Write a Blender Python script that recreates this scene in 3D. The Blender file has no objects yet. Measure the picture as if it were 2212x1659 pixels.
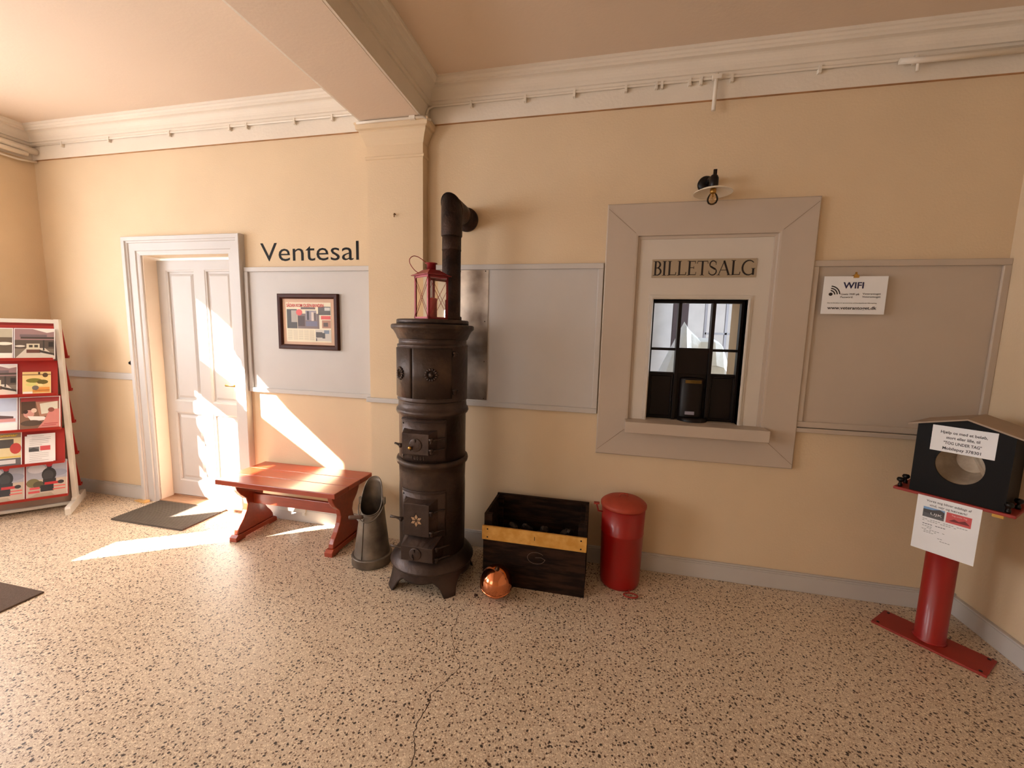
import bpy, bmesh, math, random
from mathutils import Vector, Matrix
random.seed(7)
S = bpy.context.scene
COL = S.collection
R = math.radians

# ---------------------------------------------------------------- camera
cam = bpy.data.cameras.new('camera'); camo = bpy.data.objects.new('camera', cam); COL.objects.link(camo)
cam.sensor_width = 36; cam.sensor_fit = 'HORIZONTAL'; cam.lens = 888.11 / 2212 * 36; cam.clip_start = .05
r_ = Vector((0.97569, 0.217674, 0.02544)); u_ = Vector((-0.050637, 0.11097, 0.992533)); f_ = Vector((-0.213226, 0.969693, -0.119294))
M = Matrix((( r_.x, u_.x, -f_.x, 0), (r_.y, u_.y, -f_.y, -2.7), (r_.z, u_.z, -f_.z, 1.5174), (0, 0, 0, 1)))
camo.matrix_world = M
S.camera = camo

# ---------------------------------------------------------------- world, sun, exposure
S.view_settings.view_transform = 'Standard'; S.view_settings.look = 'None'
S.view_settings.gamma = 1; S.view_settings.use_curve_mapping = False
S.view_settings.exposure = 0.55
w = bpy.data.worlds.new('world'); S.world = w; w.use_nodes = True
bg = w.node_tree.nodes['Background']; bg.inputs[0].default_value = (0.78, 0.88, 1.0, 1); bg.inputs[1].default_value = 4.0
SUN_E = 60.0
sun = bpy.data.lights.new('sun', 'SUN'); sun.energy = SUN_E; sun.angle = R(.55); sun.color = (1, .93, .82)
suno = bpy.data.objects.new('sun', sun); COL.objects.link(suno)
sd = Vector((.8387, .5446, -.52)).normalized()
suno.rotation_euler = sd.to_track_quat('-Z', 'Y').to_euler(); suno.location = (-8, -5, 6)

def area(name, loc, size, direction, energy, color):
    l = bpy.data.lights.new(name, 'AREA'); l.shape = 'RECTANGLE'; l.size, l.size_y = size; l.energy = energy; l.color = color
    o = bpy.data.objects.new(name, l); COL.objects.link(o); o.location = loc
    o.rotation_euler = Vector(direction).to_track_quat('-Z', 'Z').to_euler(); return o
# area lamps added at the window openings to stand in for daylight
area('daylight_left_window', (-4.92, -1.45, 1.85), (1.1, 1.8), (1, 0, -.05), 92, (.97, .98, 1))
area('fill_left_window_front', (-4.74, -3.6, 1.75), (1.5, 1.9), (1, .1, 0), 54, (.95, .97, 1))
area('fill_front_window', (-2.6, -5.26, 1.8), (1.5, 1.9), (0, 1, 0), 10, (.97, .98, 1))
area('daylight_office_window', (2.25, 1.6, 1.7), (1.4, 1.6), (-1, 0, -.1), 36, (.80, .90, 1))

# ---------------------------------------------------------------- materials
def s2l(c):
    return tuple(((x / 255) / 12.92 if x / 255 <= .04045 else ((x / 255 + .055) / 1.055) ** 2.4) for x in c)
MC = {}
def mat(name, rgb, rough=.6, metal=0, var=.06, scale=6, bump=0, bscale=60, spec=.5, coat=0, stretch=None, emit=0):
    if name in MC: return MC[name]
    m = bpy.data.materials.new(name); m.use_nodes = True; nt = m.node_tree; N = nt.nodes; L = nt.links
    b = N['Principled BSDF']; b.inputs['Roughness'].default_value = rough; b.inputs['Metallic'].default_value = metal
    b.inputs['Specular IOR Level'].default_value = spec; b.inputs['Coat Weight'].default_value = coat
    c = s2l(rgb)
    tc = N.new('ShaderNodeTexCoord'); mp = N.new('ShaderNodeMapping'); L.new(tc.outputs['Object'], mp.inputs[0])
    if stretch: mp.inputs['Scale'].default_value = stretch
    nz = N.new('ShaderNodeTexNoise'); nz.inputs['Scale'].default_value = scale; nz.inputs['Detail'].default_value = 5
    L.new(mp.outputs[0], nz.inputs['Vector'])
    rp = N.new('ShaderNodeValToRGB'); L.new(nz.outputs[0], rp.inputs[0])
    rp.color_ramp.elements[0].position = .3; rp.color_ramp.elements[1].position = .7
    rp.color_ramp.elements[0].color = tuple(x * (1 - var) for x in c) + (1,)
    rp.color_ramp.elements[1].color = tuple(min(1, x * (1 + var)) for x in c) + (1,)
    L.new(rp.outputs[0], b.inputs['Base Color'])
    if bump:
        n2 = N.new('ShaderNodeTexNoise'); n2.inputs['Scale'].default_value = bscale; n2.inputs['Detail'].default_value = 4
        L.new(mp.outputs[0], n2.inputs['Vector'])
        bp = N.new('ShaderNodeBump'); bp.inputs['Strength'].default_value = bump; bp.inputs['Distance'].default_value = .01
        L.new(n2.outputs[0], bp.inputs['Height']); L.new(bp.outputs[0], b.inputs['Normal'])
    if emit:
        b.inputs['Emission Color'].default_value = c + (1,); b.inputs['Emission Strength'].default_value = emit
    MC[name] = m; return m

def patchy(name, a, bcol, rough, metal, scale, lo=.4, hi=.65, bump=.2, bscale=50, rough2=None, stretch=None, spec=.5):
    """two-colour worn surface"""
    if name in MC: return MC[name]
    m = mat(name, a, rough, metal, .1, scale, bump, bscale, stretch=stretch, spec=spec); nt = m.node_tree; N = nt.nodes; L = nt.links
    b = N['Principled BSDF']
    rp = [n for n in N if n.type == 'VALTORGB'][0]
    rp.color_ramp.elements[0].position = lo; rp.color_ramp.elements[1].position = hi
    rp.color_ramp.elements[0].color = s2l(a) + (1,); rp.color_ramp.elements[1].color = s2l(bcol) + (1,)
    if rough2 is not None:
        mr = N.new('ShaderNodeMapRange'); mr.inputs[3].default_value = rough; mr.inputs[4].default_value = rough2
        nz = [n for n in N if n.type == 'TEX_NOISE'][0]
        L.new(nz.outputs[0], mr.inputs[0]); mr.inputs[1].default_value = lo; mr.inputs[2].default_value = hi; L.new(mr.outputs[0], b.inputs['Roughness'])
    return m

def flat(rgb, rough=.5):
    return mat('ink_%d_%d_%d' % tuple(rgb), rgb, rough, var=.03, scale=30)

def glassm(name, tint=(1, 1, 1), gloss=.08, rough=.02):
    if name in MC: return MC[name]
    m = bpy.data.materials.new(name); m.use_nodes = True; nt = m.node_tree; N = nt.nodes; L = nt.links
    N.remove(N['Principled BSDF']); out = N['Material Output']
    t = N.new('ShaderNodeBsdfTransparent'); t.inputs[0].default_value = tint + (1,)
    g = N.new('ShaderNodeBsdfGlossy'); g.inputs['Roughness'].default_value = rough
    fr = N.new('ShaderNodeFresnel'); fr.inputs[0].default_value = 1.45
    mx = N.new('ShaderNodeMixShader'); L.new(fr.outputs[0], mx.inputs[0]); L.new(t.outputs[0], mx.inputs[1]); L.new(g.outputs[0], mx.inputs[2])
    L.new(mx.outputs[0], out.inputs[0]); MC[name] = m; return m

def floor_mat():
    m = bpy.data.materials.new('terrazzo'); m.use_nodes = True; nt = m.node_tree; N = nt.nodes; L = nt.links
    b = N['Principled BSDF']; b.inputs['Roughness'].default_value = .42
    tc = N.new('ShaderNodeTexCoord')
    wz = N.new('ShaderNodeTexNoise'); wz.inputs['Scale'].default_value = 70; wz.inputs['Detail'].default_value = 2
    L.new(tc.outputs['Object'], wz.inputs['Vector'])
    ad = N.new('ShaderNodeMixRGB'); ad.blend_type = 'ADD'; ad.inputs[0].default_value = .014
    L.new(tc.outputs['Object'], ad.inputs[1]); L.new(wz.outputs['Color'], ad.inputs[2])
    def vor(scale, thr, soft, keep):
        v = N.new('ShaderNodeTexVoronoi'); v.inputs['Scale'].default_value = scale; v.inputs['Randomness'].default_value = 1
        L.new(ad.outputs[0], v.inputs['Vector'])
        r = N.new('ShaderNodeValToRGB'); L.new(v.outputs['Distance'], r.inputs[0])
        r.color_ramp.elements[0].position = thr; r.color_ramp.elements[0].color = (1, 1, 1, 1)
        r.color_ramp.elements[1].position = thr + soft; r.color_ramp.elements[1].color = (0, 0, 0, 1)
        sp = N.new('ShaderNodeSeparateColor'); L.new(v.outputs['Color'], sp.inputs[0])
        g = N.new('ShaderNodeMath'); g.operation = 'LESS_THAN'; g.inputs[1].default_value = keep; L.new(sp.outputs[0], g.inputs[0])
        mu = N.new('ShaderNodeMath'); mu.operation = 'MULTIPLY'; L.new(r.outputs[0], mu.inputs[0]); L.new(g.outputs[0], mu.inputs[1])
        return mu.outputs[0]
    big = N.new('ShaderNodeTexNoise'); big.inputs['Scale'].default_value = 1.3; big.inputs['Detail'].default_value = 3
    L.new(tc.outputs['Object'], big.inputs['Vector'])
    base = N.new('ShaderNodeValToRGB'); L.new(big.outputs[0], base.inputs[0])
    base.color_ramp.elements[0].position = .3; base.color_ramp.elements[0].color = s2l((200, 178, 152)) + (1,)
    base.color_ramp.elements[1].position = .7; base.color_ramp.elements[1].color = s2l((213, 192, 167)) + (1,)
    cur = base.outputs[0]
    for sc, th, so, kp, col, amt in ((130, .38, .12, .6, (238, 220, 194), .85), (185, .36, .12, .45, (150, 118, 92), .85), (74, .27, .07, .62, (84, 56, 38), .95), (47, .215, .05, .6, (44, 27, 20), .98)):
        f = vor(sc, th, so, kp); mx = N.new('ShaderNodeMixRGB')
        mm = N.new('ShaderNodeMath'); mm.operation = 'MULTIPLY'; mm.inputs[1].default_value = amt; L.new(f, mm.inputs[0])
        L.new(mm.outputs[0], mx.inputs[0]); L.new(cur, mx.inputs[1]); mx.inputs[2].default_value = s2l(col) + (1,); cur = mx.outputs[0]
    L.new(cur, b.inputs['Base Color'])
    bp = N.new('ShaderNodeBump'); bp.inputs['Strength'].default_value = .08; bp.inputs['Distance'].default_value = .004
    L.new(wz.outputs[0], bp.inputs['Height']); L.new(bp.outputs[0], b.inputs['Normal'])
    return m

WALL = mat('cream_plaster', (218, 194, 161), .85, var=.035, scale=2.2, bump=.12, bscale=90)
CORN = mat('cornice_paint', (226, 214, 198), .75, var=.03, scale=5, bump=.15, bscale=60)
CEIL = mat('ceiling_paint', (220, 198, 176), .85, var=.02, scale=1.5, bump=.08, bscale=60)
GREY = mat('grey_paint', (196, 190, 185), .5, var=.02, scale=5, bump=.06, bscale=40)
GREY2 = mat('grey_paint_warm_bounce', (190, 174, 158), .55, var=.02, scale=5, bump=.06, bscale=40)  # the grey paint with warm bounced light put into its colour
LIGHTG = mat('pale_grey_paint', (206, 196, 184), .5, var=.02, scale=5, bump=.05, bscale=40)
REVEAL = mat('reveal_paint', (226, 208, 188), .6, var=.03, scale=5)
FLOOR = floor_mat()
IRON = patchy('cast_iron', (58, 46, 42), (76, 62, 56), .40, .6, 7, bump=.25, bscale=45)
IRONW = patchy('worn_iron', (60, 48, 42), (86, 68, 56), .45, .6, 9, .48, .75, bump=.25, bscale=45)
PIPEM = patchy('rusty_pipe', (38, 27, 23), (66, 46, 37), .55, .55, 12, bump=.4, bscale=80)
BLACK = mat('black_metal', (14, 9, 8), .35, 0, var=.1, spec=.3)
REDW = mat('red_wood', (156, 60, 32), .28, var=.14, scale=4, stretch=(1.5, 14, 14), coat=.3)
REDM = mat('red_enamel', (150, 12, 8), .38, .0, var=.06, scale=6, coat=.2)
REDM2 = mat('dull_red_paint', (150, 42, 30), .55, var=.08, scale=12)
LIDR = mat('faded_red_lid', (168, 62, 40), .6, var=.08, scale=20)
GALV = patchy('galvanised', (104, 95, 86), (142, 132, 120), .45, .6, 8, bump=.1, bscale=30)
ZINC = patchy('zinc_sheet', (150, 134, 122), (214, 200, 184), .32, .9, 6, .35, .7, bump=.15, bscale=9, rough2=.45)
COPPER = mat('copper', (218, 140, 98), .13, 1, var=.08, scale=8, bump=.04, bscale=14)
BRASS = mat('brass', (190, 150, 80), .3, 1)
DWOOD = patchy('dark_crate_wood', (28, 17, 12), (54, 35, 24), .7, 0, 7, bump=.4, bscale=40, spec=.12, stretch=(1, 6, 6))
YEL = patchy('yellow_board', (196, 140, 54), (216, 164, 84), .6, 0, 18, bump=.3, bscale=40)
COAL = mat('coal', (48, 38, 34), .4, spec=.4, var=.3, scale=30, bump=.5, bscale=60)
FRAMEW = mat('walnut', (62, 25, 14), .45, spec=.2, var=.2, scale=6, stretch=(3, 12, 12))
MATR = mat('brown_rubber', (92, 80, 70), .8, var=.1, scale=30)
MATR2 = mat('brown_carpet', (90, 72, 60), .95, var=.2, scale=120, bump=.5, bscale=200)
OAK = mat('worn_oak', (170, 130, 100), .6, var=.15, scale=6, stretch=(2, 20, 20))
PINE = mat('pine', (214, 168, 104), .6, var=.1)
SASH = mat('dark_brown_sash', (16, 8, 7), .4, var=.1, spec=.25)
WHITE = mat('white_paint', (214, 208, 198), .45, var=.02)
RED_RACK = mat('rack_red', (158, 30, 18), .45, var=.04)
PAPER = mat('white_paper', (236, 236, 238), .55, var=.015, scale=12)
GLASS = glassm('clear_glass')

# ---------------------------------------------------------------- mesh helpers
class B:
    """collects geometry with material slots, links as ONE mesh object"""
    def __init__(s): s.bm = bmesh.new(); s.ms = []
    def mi(s, m):
        if m not in s.ms: s.ms.append(m)
        return s.ms.index(m)
    def face(s, vs, m, smooth=False):
        vv = [v if isinstance(v, bmesh.types.BMVert) else s.bm.verts.new(v) for v in vs]
        try: f = s.bm.faces.new(vv)
        except ValueError: return None
        f.material_index = s.mi(m); f.smooth = smooth; return f
    def box(s, a, b, m, bev=0, mtx=None):
        x0, y0, z0 = (min(a[i], b[i]) for i in range(3)); x1, y1, z1 = (max(a[i], b[i]) for i in range(3))
        P = [(x0, y0, z0), (x1, y0, z0), (x1, y1, z0), (x0, y1, z0), (x0, y0, z1), (x1, y0, z1), (x1, y1, z1), (x0, y1, z1)]
        if mtx is not None: P = [mtx @ Vector(p) for p in P]
        v = [s.bm.verts.new(p) for p in P]; fs = []
        for q in ((0, 3, 2, 1), (4, 5, 6, 7), (0, 1, 5, 4), (1, 2, 6, 5), (2, 3, 7, 6), (3, 0, 4, 7)):
            f = s.bm.faces.new([v[i] for i in q]); f.material_index = s.mi(m); fs.append(f)
        if bev:
            es = list({e for f in fs for e in f.edges})
            bmesh.ops.bevel(s.bm, geom=es, offset=bev, segments=2, affect='EDGES', profile=.5)
        return s
    def lathe(s, prof, m, c=(0, 0, 0), n=48, a0=0, a1=360, smooth=True, sx=1, sy=1, mtx=None):
        full = abs(a1 - a0) >= 360; k = n if full else n + 1; rings = []
        for r, z in prof:
            ring = []
            for i in range(k):
                a = R(a0 + (a1 - a0) * i / n)
                p = Vector((r * math.cos(a) * sx, r * math.sin(a) * sy, z))
                p = (mtx @ p) if mtx is not None else p + Vector(c)
                ring.append(s.bm.verts.new(p))
            rings.append(ring)
        for j in range(len(prof) - 1):
            for i in range(n):
                i2 = (i + 1) % k
                s.face([rings[j][i], rings[j][i2], rings[j + 1][i2], rings[j + 1][i]], m, smooth)
        if full:
            if prof[0][0] > 1e-4: s.face(rings[0][::-1], m)
            if prof[-1][0] > 1e-4: s.face(rings[-1], m)
        return s
    def tube(s, pts, r, m, n=10, closed=False):
        pts = [Vector(p) for p in pts]; rings = []; K = len(pts); up = None
        for i, p in enumerate(pts):
            if closed: t = (pts[(i + 1) % K] - pts[i - 1])
            else: t = pts[min(i + 1, K - 1)] - pts[max(i - 1, 0)]
            t.normalize()
            if up is None: up = t.orthogonal().normalized()
            up = (up - t * up.dot(t)); up = up.normalized() if up.length > 1e-6 else t.orthogonal().normalized()
            sd_ = t.cross(up); rr = r[i] if isinstance(r, (list, tuple)) else r
            rings.append([s.bm.verts.new(p + (up * math.cos(2 * math.pi * k / n) + sd_ * math.sin(2 * math.pi * k / n)) * rr) for k in range(n)])
        for i in range(K if closed else K - 1):
            a = rings[i]; b = rings[(i + 1) % K]
            for k in range(n): s.face([a[k], a[(k + 1) % n], b[(k + 1) % n], b[k]], m, True)
        if not closed: s.face(rings[0][::-1], m); s.face(rings[-1], m)
        return s
    def prism(s, poly, ax, a, b, m):
        """extrude 2D poly along axis ax from a to b; poly in the two other axes (ordered x,y,z)"""
        def mk(p, t):
            q = list(p); q.insert(ax, t); return Vector(q)
        A = [s.bm.verts.new(mk(p, a)) for p in poly]; Bv = [s.bm.verts.new(mk(p, b)) for p in poly]
        s.face(A[::-1], m); s.face(Bv, m); n = len(poly)
        for i in range(n): s.face([A[i], A[(i + 1) % n], Bv[(i + 1) % n], Bv[i]], m)
        return s
    def sweep_rect(s, x0, x1, z0, z1, prof, m, open_bottom=False, plane='xz'):
        """mitred frame; prof = list of (outward offset, depth); depth goes to -y (xz) or is z (xy, offset inward negative)"""
        loops = []
        for o, d in prof:
            c = [(x0 - o, z0 - (0 if open_bottom else o)), (x0 - o, z1 + o), (x1 + o, z1 + o), (x1 + o, z0 - (0 if open_bottom else o))]
            if plane == 'xz': loops.append([s.bm.verts.new((p[0], -d, p[1])) for p in c])
            else: loops.append([s.bm.verts.new((p[0], p[1], d)) for p in c])
        for j in range(len(prof) - 1):
            for i in range(3 if open_bottom else 4):
                i2 = (i + 1) % 4
                s.face([loops[j][i], loops[j][i2], loops[j + 1][i2], loops[j + 1][i]], m)
        if open_bottom:
            for i in (0, 3): s.face([l[i] for l in loops], m)
        return s
    def text(s, body, x, y, size, m, mtx, align='LEFT', depth=.0004, width=None, bold=0, z=0):
        cu = bpy.data.curves.new('t', 'FONT'); cu.body = body; cu.size = size; cu.align_x = align; cu.extrude = depth; cu.offset = bold; cu.resolution_u = 3
        o = bpy.data.objects.new('t', cu); COL.objects.link(o)
        dg = bpy.context.evaluated_depsgraph_get(); me = bpy.data.meshes.new_from_object(o.evaluated_get(dg))
        vs = [v.co.copy() for v in me.vertices]
        if vs:
            xs = [v.x for v in vs]; k = (width / (max(xs) - min(xs))) if width else 1
            nv = [s.bm.verts.new(mtx @ Vector((x + (v.x - (min(xs) if width and align == 'LEFT' else 0)) * k, y + v.y, v.z + z))) for v in vs]
            idx = s.mi(m)
            for p in me.polygons:
                try: f = s.bm.faces.new([nv[i] for i in p.vertices]); f.material_index = idx
                except ValueError: pass
        bpy.data.objects.remove(o); bpy.data.curves.remove(cu); bpy.data.meshes.remove(me)
        return s
    def out(s, name, parent=None, loc=(0, 0, 0), rot=None, recalc=True, bev=0):
        if recalc: bmesh.ops.recalc_face_normals(s.bm, faces=s.bm.faces)
        me = bpy.data.meshes.new(name); s.bm.to_mesh(me); s.bm.free()
        for m in s.ms: me.materials.append(m)
        o = bpy.data.objects.new(name, me); COL.objects.link(o); o.location = loc
        if rot is not None: o.rotation_euler = rot
        if bev:
            md = o.modifiers.new('bevel', 'BEVEL'); md.width = bev; md.segments = 2; md.limit_method = 'ANGLE'; md.angle_limit = R(40)
        if parent: o.parent = parent
        return o

def tag(o, label, cat, group=None):
    o['label'] = label; o['category'] = cat
    if group: o['group'] = group
    return o
def st(o): o['kind'] = 'structure'; return o
def thing(name, label, cat, loc=(0, 0, 0), rotz=0, group=None):
    o = bpy.data.objects.new(name, None); COL.objects.link(o); o.location = loc; o.rotation_euler = (0, 0, rotz); o.empty_display_size = .1
    return tag(o, label, cat, group)

XL, XR, YF, ZC = -4.78, 2.03, -5.3, 3.11
T = .3

# ---------------------------------------------------------------- room shell
f = B(); f.box((XL - T, YF - T, -.1), (XR + T, .3, 0), FLOOR)
floor = st(f.out('floor'))
# crack running over the terrazzo
ck = B(); pts = [(-.662, -.603), (-.668, -.66), (-.70, -.72), (-.684, -.80), (-.69, -.87), (-.655, -.93), (-.62, -1.0), (-.57, -1.06), (-.575, -1.10), (-.606, -1.17), (-.64, -1.23), (-.627, -1.29), (-.64, -1.36), (-.628, -1.42), (-.60, -1.46), (-.59, -1.52), (-.62, -1.60), (-.65, -1.75)]
fine = []
for a, b in zip(pts, pts[1:]):
    for k in range(4):
        t = k / 4; fine.append((a[0] + (b[0] - a[0]) * t + random.uniform(-.005, .005), a[1] + (b[1] - a[1]) * t))
n = len(fine); CRK = mat('crack_dark', (52, 34, 26), .9)
for i in range(n - 1):
    w0 = .0008 + .0011 * (i / n) + (.0012 if i % 11 == 0 else 0); w1 = .0008 + .0011 * ((i + 1) / n) + (.0012 if (i + 1) % 11 == 0 else 0)
    (xa, ya), (xb, yb) = fine[i], fine[i + 1]
    ck.face([(xa - w0, ya, .0006), (xa + w0, ya, .0006), (xb + w1, yb, .0006), (xb - w1, yb, .0006)], CRK)
ck.out('floor_crack', floor)

c = B(); c.box((XL - T, YF - T, ZC), (XR + T, .3, ZC + .2), CEIL); st(c.out('ceiling'))

# back wall with door and ticket window openings
DX0, DX1, DZ = -3.70, -2.84, 2.078
WX0, WX1, WZ0, WZ1 = .283, .812, 1.006, 1.755
bw = B(); Y1 = .3
for a, b in (((XL - T, 0, 0), (DX0, Y1, ZC)), ((DX0, 0, DZ), (DX1, Y1, ZC)), ((DX1, 0, 0), (WX0, Y1, ZC)), ((WX0, 0, 0), (WX1, Y1, WZ0)), ((WX0, 0, WZ1), (WX1, Y1, ZC)), ((WX1, 0, 0), (XR + T, Y1, ZC))):
    bw.box(a, b, WALL)
st(bw.out('wall_back'))
# left wall with two windows
LW = [(-2.14, -.70, .72, 2.92), (-4.4, -2.8, .8, 2.75)]
lw = B()
ys = [(.0, -.70), (-.70, -2.14), (-2.14, -2.8), (-2.8, -4.4), (-4.4, YF - T)]
for k, (ya, yb) in enumerate(ys):
    if k in (1, 3):
        z0, z1 = (LW[0] if k == 1 else LW[1])[2:]
        lw.box((XL - T, yb, 0), (XL, ya, z0), WALL); lw.box((XL - T, yb, z1), (XL, ya, ZC), WALL)
    else: lw.box((XL - T, yb, 0), (XL, ya, ZC), WALL)
st(lw.out('wall_left'))
rw = B(); rw.box((XR, YF - T, 0), (XR + T, 0, ZC), WALL); st(rw.out('wall_right'))
fw = B()
for a, b in (((XL, YF - T, 0), (-3.4, YF, ZC)), ((-3.4, YF - T, 0), (-1.8, YF, .8)), ((-3.4, YF - T, 2.75), (-1.8, YF, ZC)), ((-1.8, YF - T, 0), (XR, YF, ZC))): fw.box(a, b, WALL)
st(fw.out('wall_front'))

# left window near the corner: unseen, post, transom and head shaped to mask the sun
w1 = B()
X0, X1 = XL - .035, XL - .005
w1.box((X0 - 0.0007, -1.61, .94), (X1 + 0.0004, -1.235, 1.95), WHITE)
w1.box((X0 - 0.0014, -1.89, 1.94), (X1 + 0.0008, -.70, 2.165), WHITE); w1.box((X0 - 0.0021, -1.235, 1.86), (X1 + 0.0012, -.70, 1.94), WHITE)
arch = [(-1.89, 2.31), (-1.80, 2.335), (-1.58, 2.40), (-1.36, 2.53), (-1.16, 2.62), (-1.0, 2.665), (-.865, 2.68), (-.865, 2.72), (-1.89, 2.72)]
w1.prism([(p[0], p[1]) for p in arch], 0, X0, X1, WHITE)
w1.box((X0 - 0.0028, -2.14, .72), (X1 + 0.0016, -1.905, 2.92), WHITE); w1.box((X0 - 0.0035, -1.905, .72), (X1 + 0.0020, -.70, .94), WHITE); w1.box((X0 - 0.0042, -1.905, 2.72), (X1 + 0.0024, -.70, 2.92), WHITE); w1.box((X0 - 0.0049, -.865, 1.87), (X1 + 0.0028, -.70, 2.72), WHITE)
w1.box((X0 - 0.0056, -1.90, .90), (X1 + 0.0032, -1.885, 2.72), WHITE); w1.box((X0 - 0.0063, -.80, .90), (X1 + 0.0036, -.70, 2.72), WHITE)
w1o = st(w1.out('window_1'))
g = B(); g.face([(XL - .02, -1.89, .94), (XL - .02, -.74, .94), (XL - .02, -.74, 2.7), (XL - .02, -1.89, 2.7)], GLASS); g.out('pane', w1o)
w2 = B(); FX = XL - .13
for yy in (-2.8, -3.33, -3.87, -4.4): w2.box((FX - .03, yy - .03, .8), (FX + .03, yy + .03, 2.75), WHITE)
for zz in (.8, 1.45, 2.1, 2.75): w2.box((FX - .03, -4.4, zz - .03), (FX + .03, -2.8, zz + .03), WHITE)
w2o = st(w2.out('window_2'))
SUN_SHEET = mat('sun_block_sheet', (226, 224, 216), .9, emit=0)  # unseen sheet added over the other windows to keep the sun out
nt = SUN_SHEET.node_tree; pb = nt.nodes['Principled BSDF']; pb.inputs['Transmission Weight'].default_value = 0
tr = nt.nodes.new('ShaderNodeBsdfTranslucent'); tr.inputs[0].default_value = (.5, .5, .5, 1); mx = nt.nodes.new('ShaderNodeMixShader'); mx.inputs[0].default_value = .10
nt.links.new(pb.outputs[0], mx.inputs[1]); nt.links.new(tr.outputs[0], mx.inputs[2]); nt.links.new(mx.outputs[0], nt.nodes['Material Output'].inputs[0])
cv = B(); cv.face([(XL - .06, -4.4, .8), (XL - .06, -2.8, .8), (XL - .06, -2.8, 2.75), (XL - .06, -4.4, 2.75)], SUN_SHEET); cv.out('sun_block_sheet', w2o)
w3 = B()
for xx in (-3.4, -2.6, -1.8): w3.box((xx - .03, YF - .16, .8), (xx + .03, YF - .1, 2.75), WHITE)
for zz in (.8, 2.1, 2.75): w3.box((-3.4, YF - .16, zz - .03), (-1.8, YF - .1, zz + .03), WHITE)
w3o = st(w3.out('window_3'))
cv = B(); cv.face([(-3.4, YF - .06, .8), (-1.8, YF - .06, .8), (-1.8, YF - .06, 2.75), (-3.4, YF - .06, 2.75)], SUN_SHEET); cv.out('sun_block_sheet', w3o)

# beam and pilaster
BX0, BX1, BZ = -1.612, -1.208, 2.867
bm_ = B(); bm_.box((BX0, YF, BZ), (BX1, 0, ZC), CEIL); st(bm_.out('trim_1'))
pl_ = B()
def loopbox(prof, m):
    rings = []
    for o, z in prof:
        rings.append([pl_.bm.verts.new(p) for p in ((BX0 - o, 0, z), (BX0 - o, -.075 - o, z), (BX1 + o, -.075 - o, z), (BX1 + o, 0, z))])
    for j in range(len(prof) - 1):
        for i in range(4): pl_.face([rings[j][i], rings[j][(i + 1) % 4], rings[j + 1][(i + 1) % 4], rings[j + 1][i]], m)
    pl_.face(rings[0], m); pl_.face(rings[-1], m)
loopbox([(0, 0), (0, 2.648), (.008, 2.652), (.010, 2.66), (.008, 2.668), (0, 2.672), (0, 2.735), (.006, 2.742), (.012, 2.765), (.028, 2.80), (.034, 2.81), (.034, 2.822), (.05, 2.826), (.052, 2.850), (.058, 2.856), (.056, 2.866)], WALL)
st(pl_.out('wall_pilaster'))

# cornices round each bay
CP = [(-.001, 2.868), (.014, 2.8685), (.015, 2.975), (.026, 2.978), (.028, 2.998), (.038, 3.0), (.04, 3.012)]
for k in range(7):
    a = R(90 * k / 6); CP.append((.04 + .034 * (1 - math.cos(a)), 3.012 + .052 * math.sin(a)))
CP += [(.086, 3.066), (.088, 3.078), (.096, 3.082), (.102, 3.092), (.110, 3.095), (.112, 3.11)]
for i, (xa, xb) in enumerate(((XL, BX0), (BX1, XR))):
    t = B(); t.sweep_rect(xa, xb, YF, 0, [(-o, z) for o, z in CP], CORN, plane='xy'); t.box((xa + .002, -.0142, 2.8655), (xb - .002, 0, 2.868), mat('dirty_edge', (176, 132, 92), .8, var=.25, scale=9)); st(t.out('trim_%d' % (i + 2)))

# baseboards
def bb(name, segs):
    t = B()
    for a, b in segs:
        t.box(a, (b[0], b[1], .098), GREY); t.box((a[0], a[1], .098), (b[0], b[1], .108), GREY)
        dy = .006
        if a[1] == -.022: t.box((a[0], -.016, .108), (b[0], 0, .117), GREY)
    return st(t.out(name, bev=.003))
bb('baseboard_back', [((XL, -.022, 0), (-3.84, 0, 0)), ((-2.70, -.022, 0), (BX0, 0, 0)), ((BX1, -.022, 0), (XR, 0, 0))])
bb('baseboard_left', [((XL, YF, 0), (XL + .02, -.022, 0))])
bb('baseboard_right', [((XR - .022, YF, 0), (XR, -.022, 0))])

# dado rails
def rail(name, pieces): 
    t = B()
    for a, b in pieces: t.box(a, b, GREY)
    return st(t.out(name, bev=.004))
rail('trim_4', [((XL, -.016, 1.052), (-3.845, 0, 1.108)), ((XL, -.70, 1.052), (XL + .016, -.016, 1.108))])
rail('trim_5', [((BX0 - .022, -.097, 1.014), (BX1 + .022, -.075, 1.047)), ((BX1, -.0749, 1.014), (BX1 + .022, 0, 1.047)), ((BX0 - .022, -.0749, 1.014), (BX0, 0, 1.047))])
rail('trim_6', [((XR - .018, YF, 1.02), (XR, 0, 1.062))])

# notice board panels (wall panelling)
def panel(name, x0, x1, z0=1.022, z1=1.973, sides=(1, 1)):
    t = B(); t.box((x0, -.008, z0), (x1, 0, z1), GREY if x1 < 1 else GREY2)
    m = GREY if x1 < 1 else GREY2; wd = .034
    t.box((x0, -.024, z1 - wd), (x1, -.008, z1), m); t.box((x0, -.024, z0), (x1, -.008, z0 + wd), m)
    if sides[0]: t.box((x0, -.024, z0 + wd), (x0 + wd, -.008, z1 - wd), m)
    if sides[1]: t.box((x1 - wd, -.024, z0 + wd), (x1, -.008, z1 - wd), m)
    if x1 > 1: t.box((x0, -.03, z0 - .03), (x1, 0, z0 - .004), m)
    return st(t.out(name, bev=.004))
panel('wall_panel', -2.698, BX0, sides=(1, 0)); panel('wall_panel', BX1, -.024, sides=(0, 1)); panel('wall_panel', 1.122, XR, sides=(1, 1))

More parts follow.
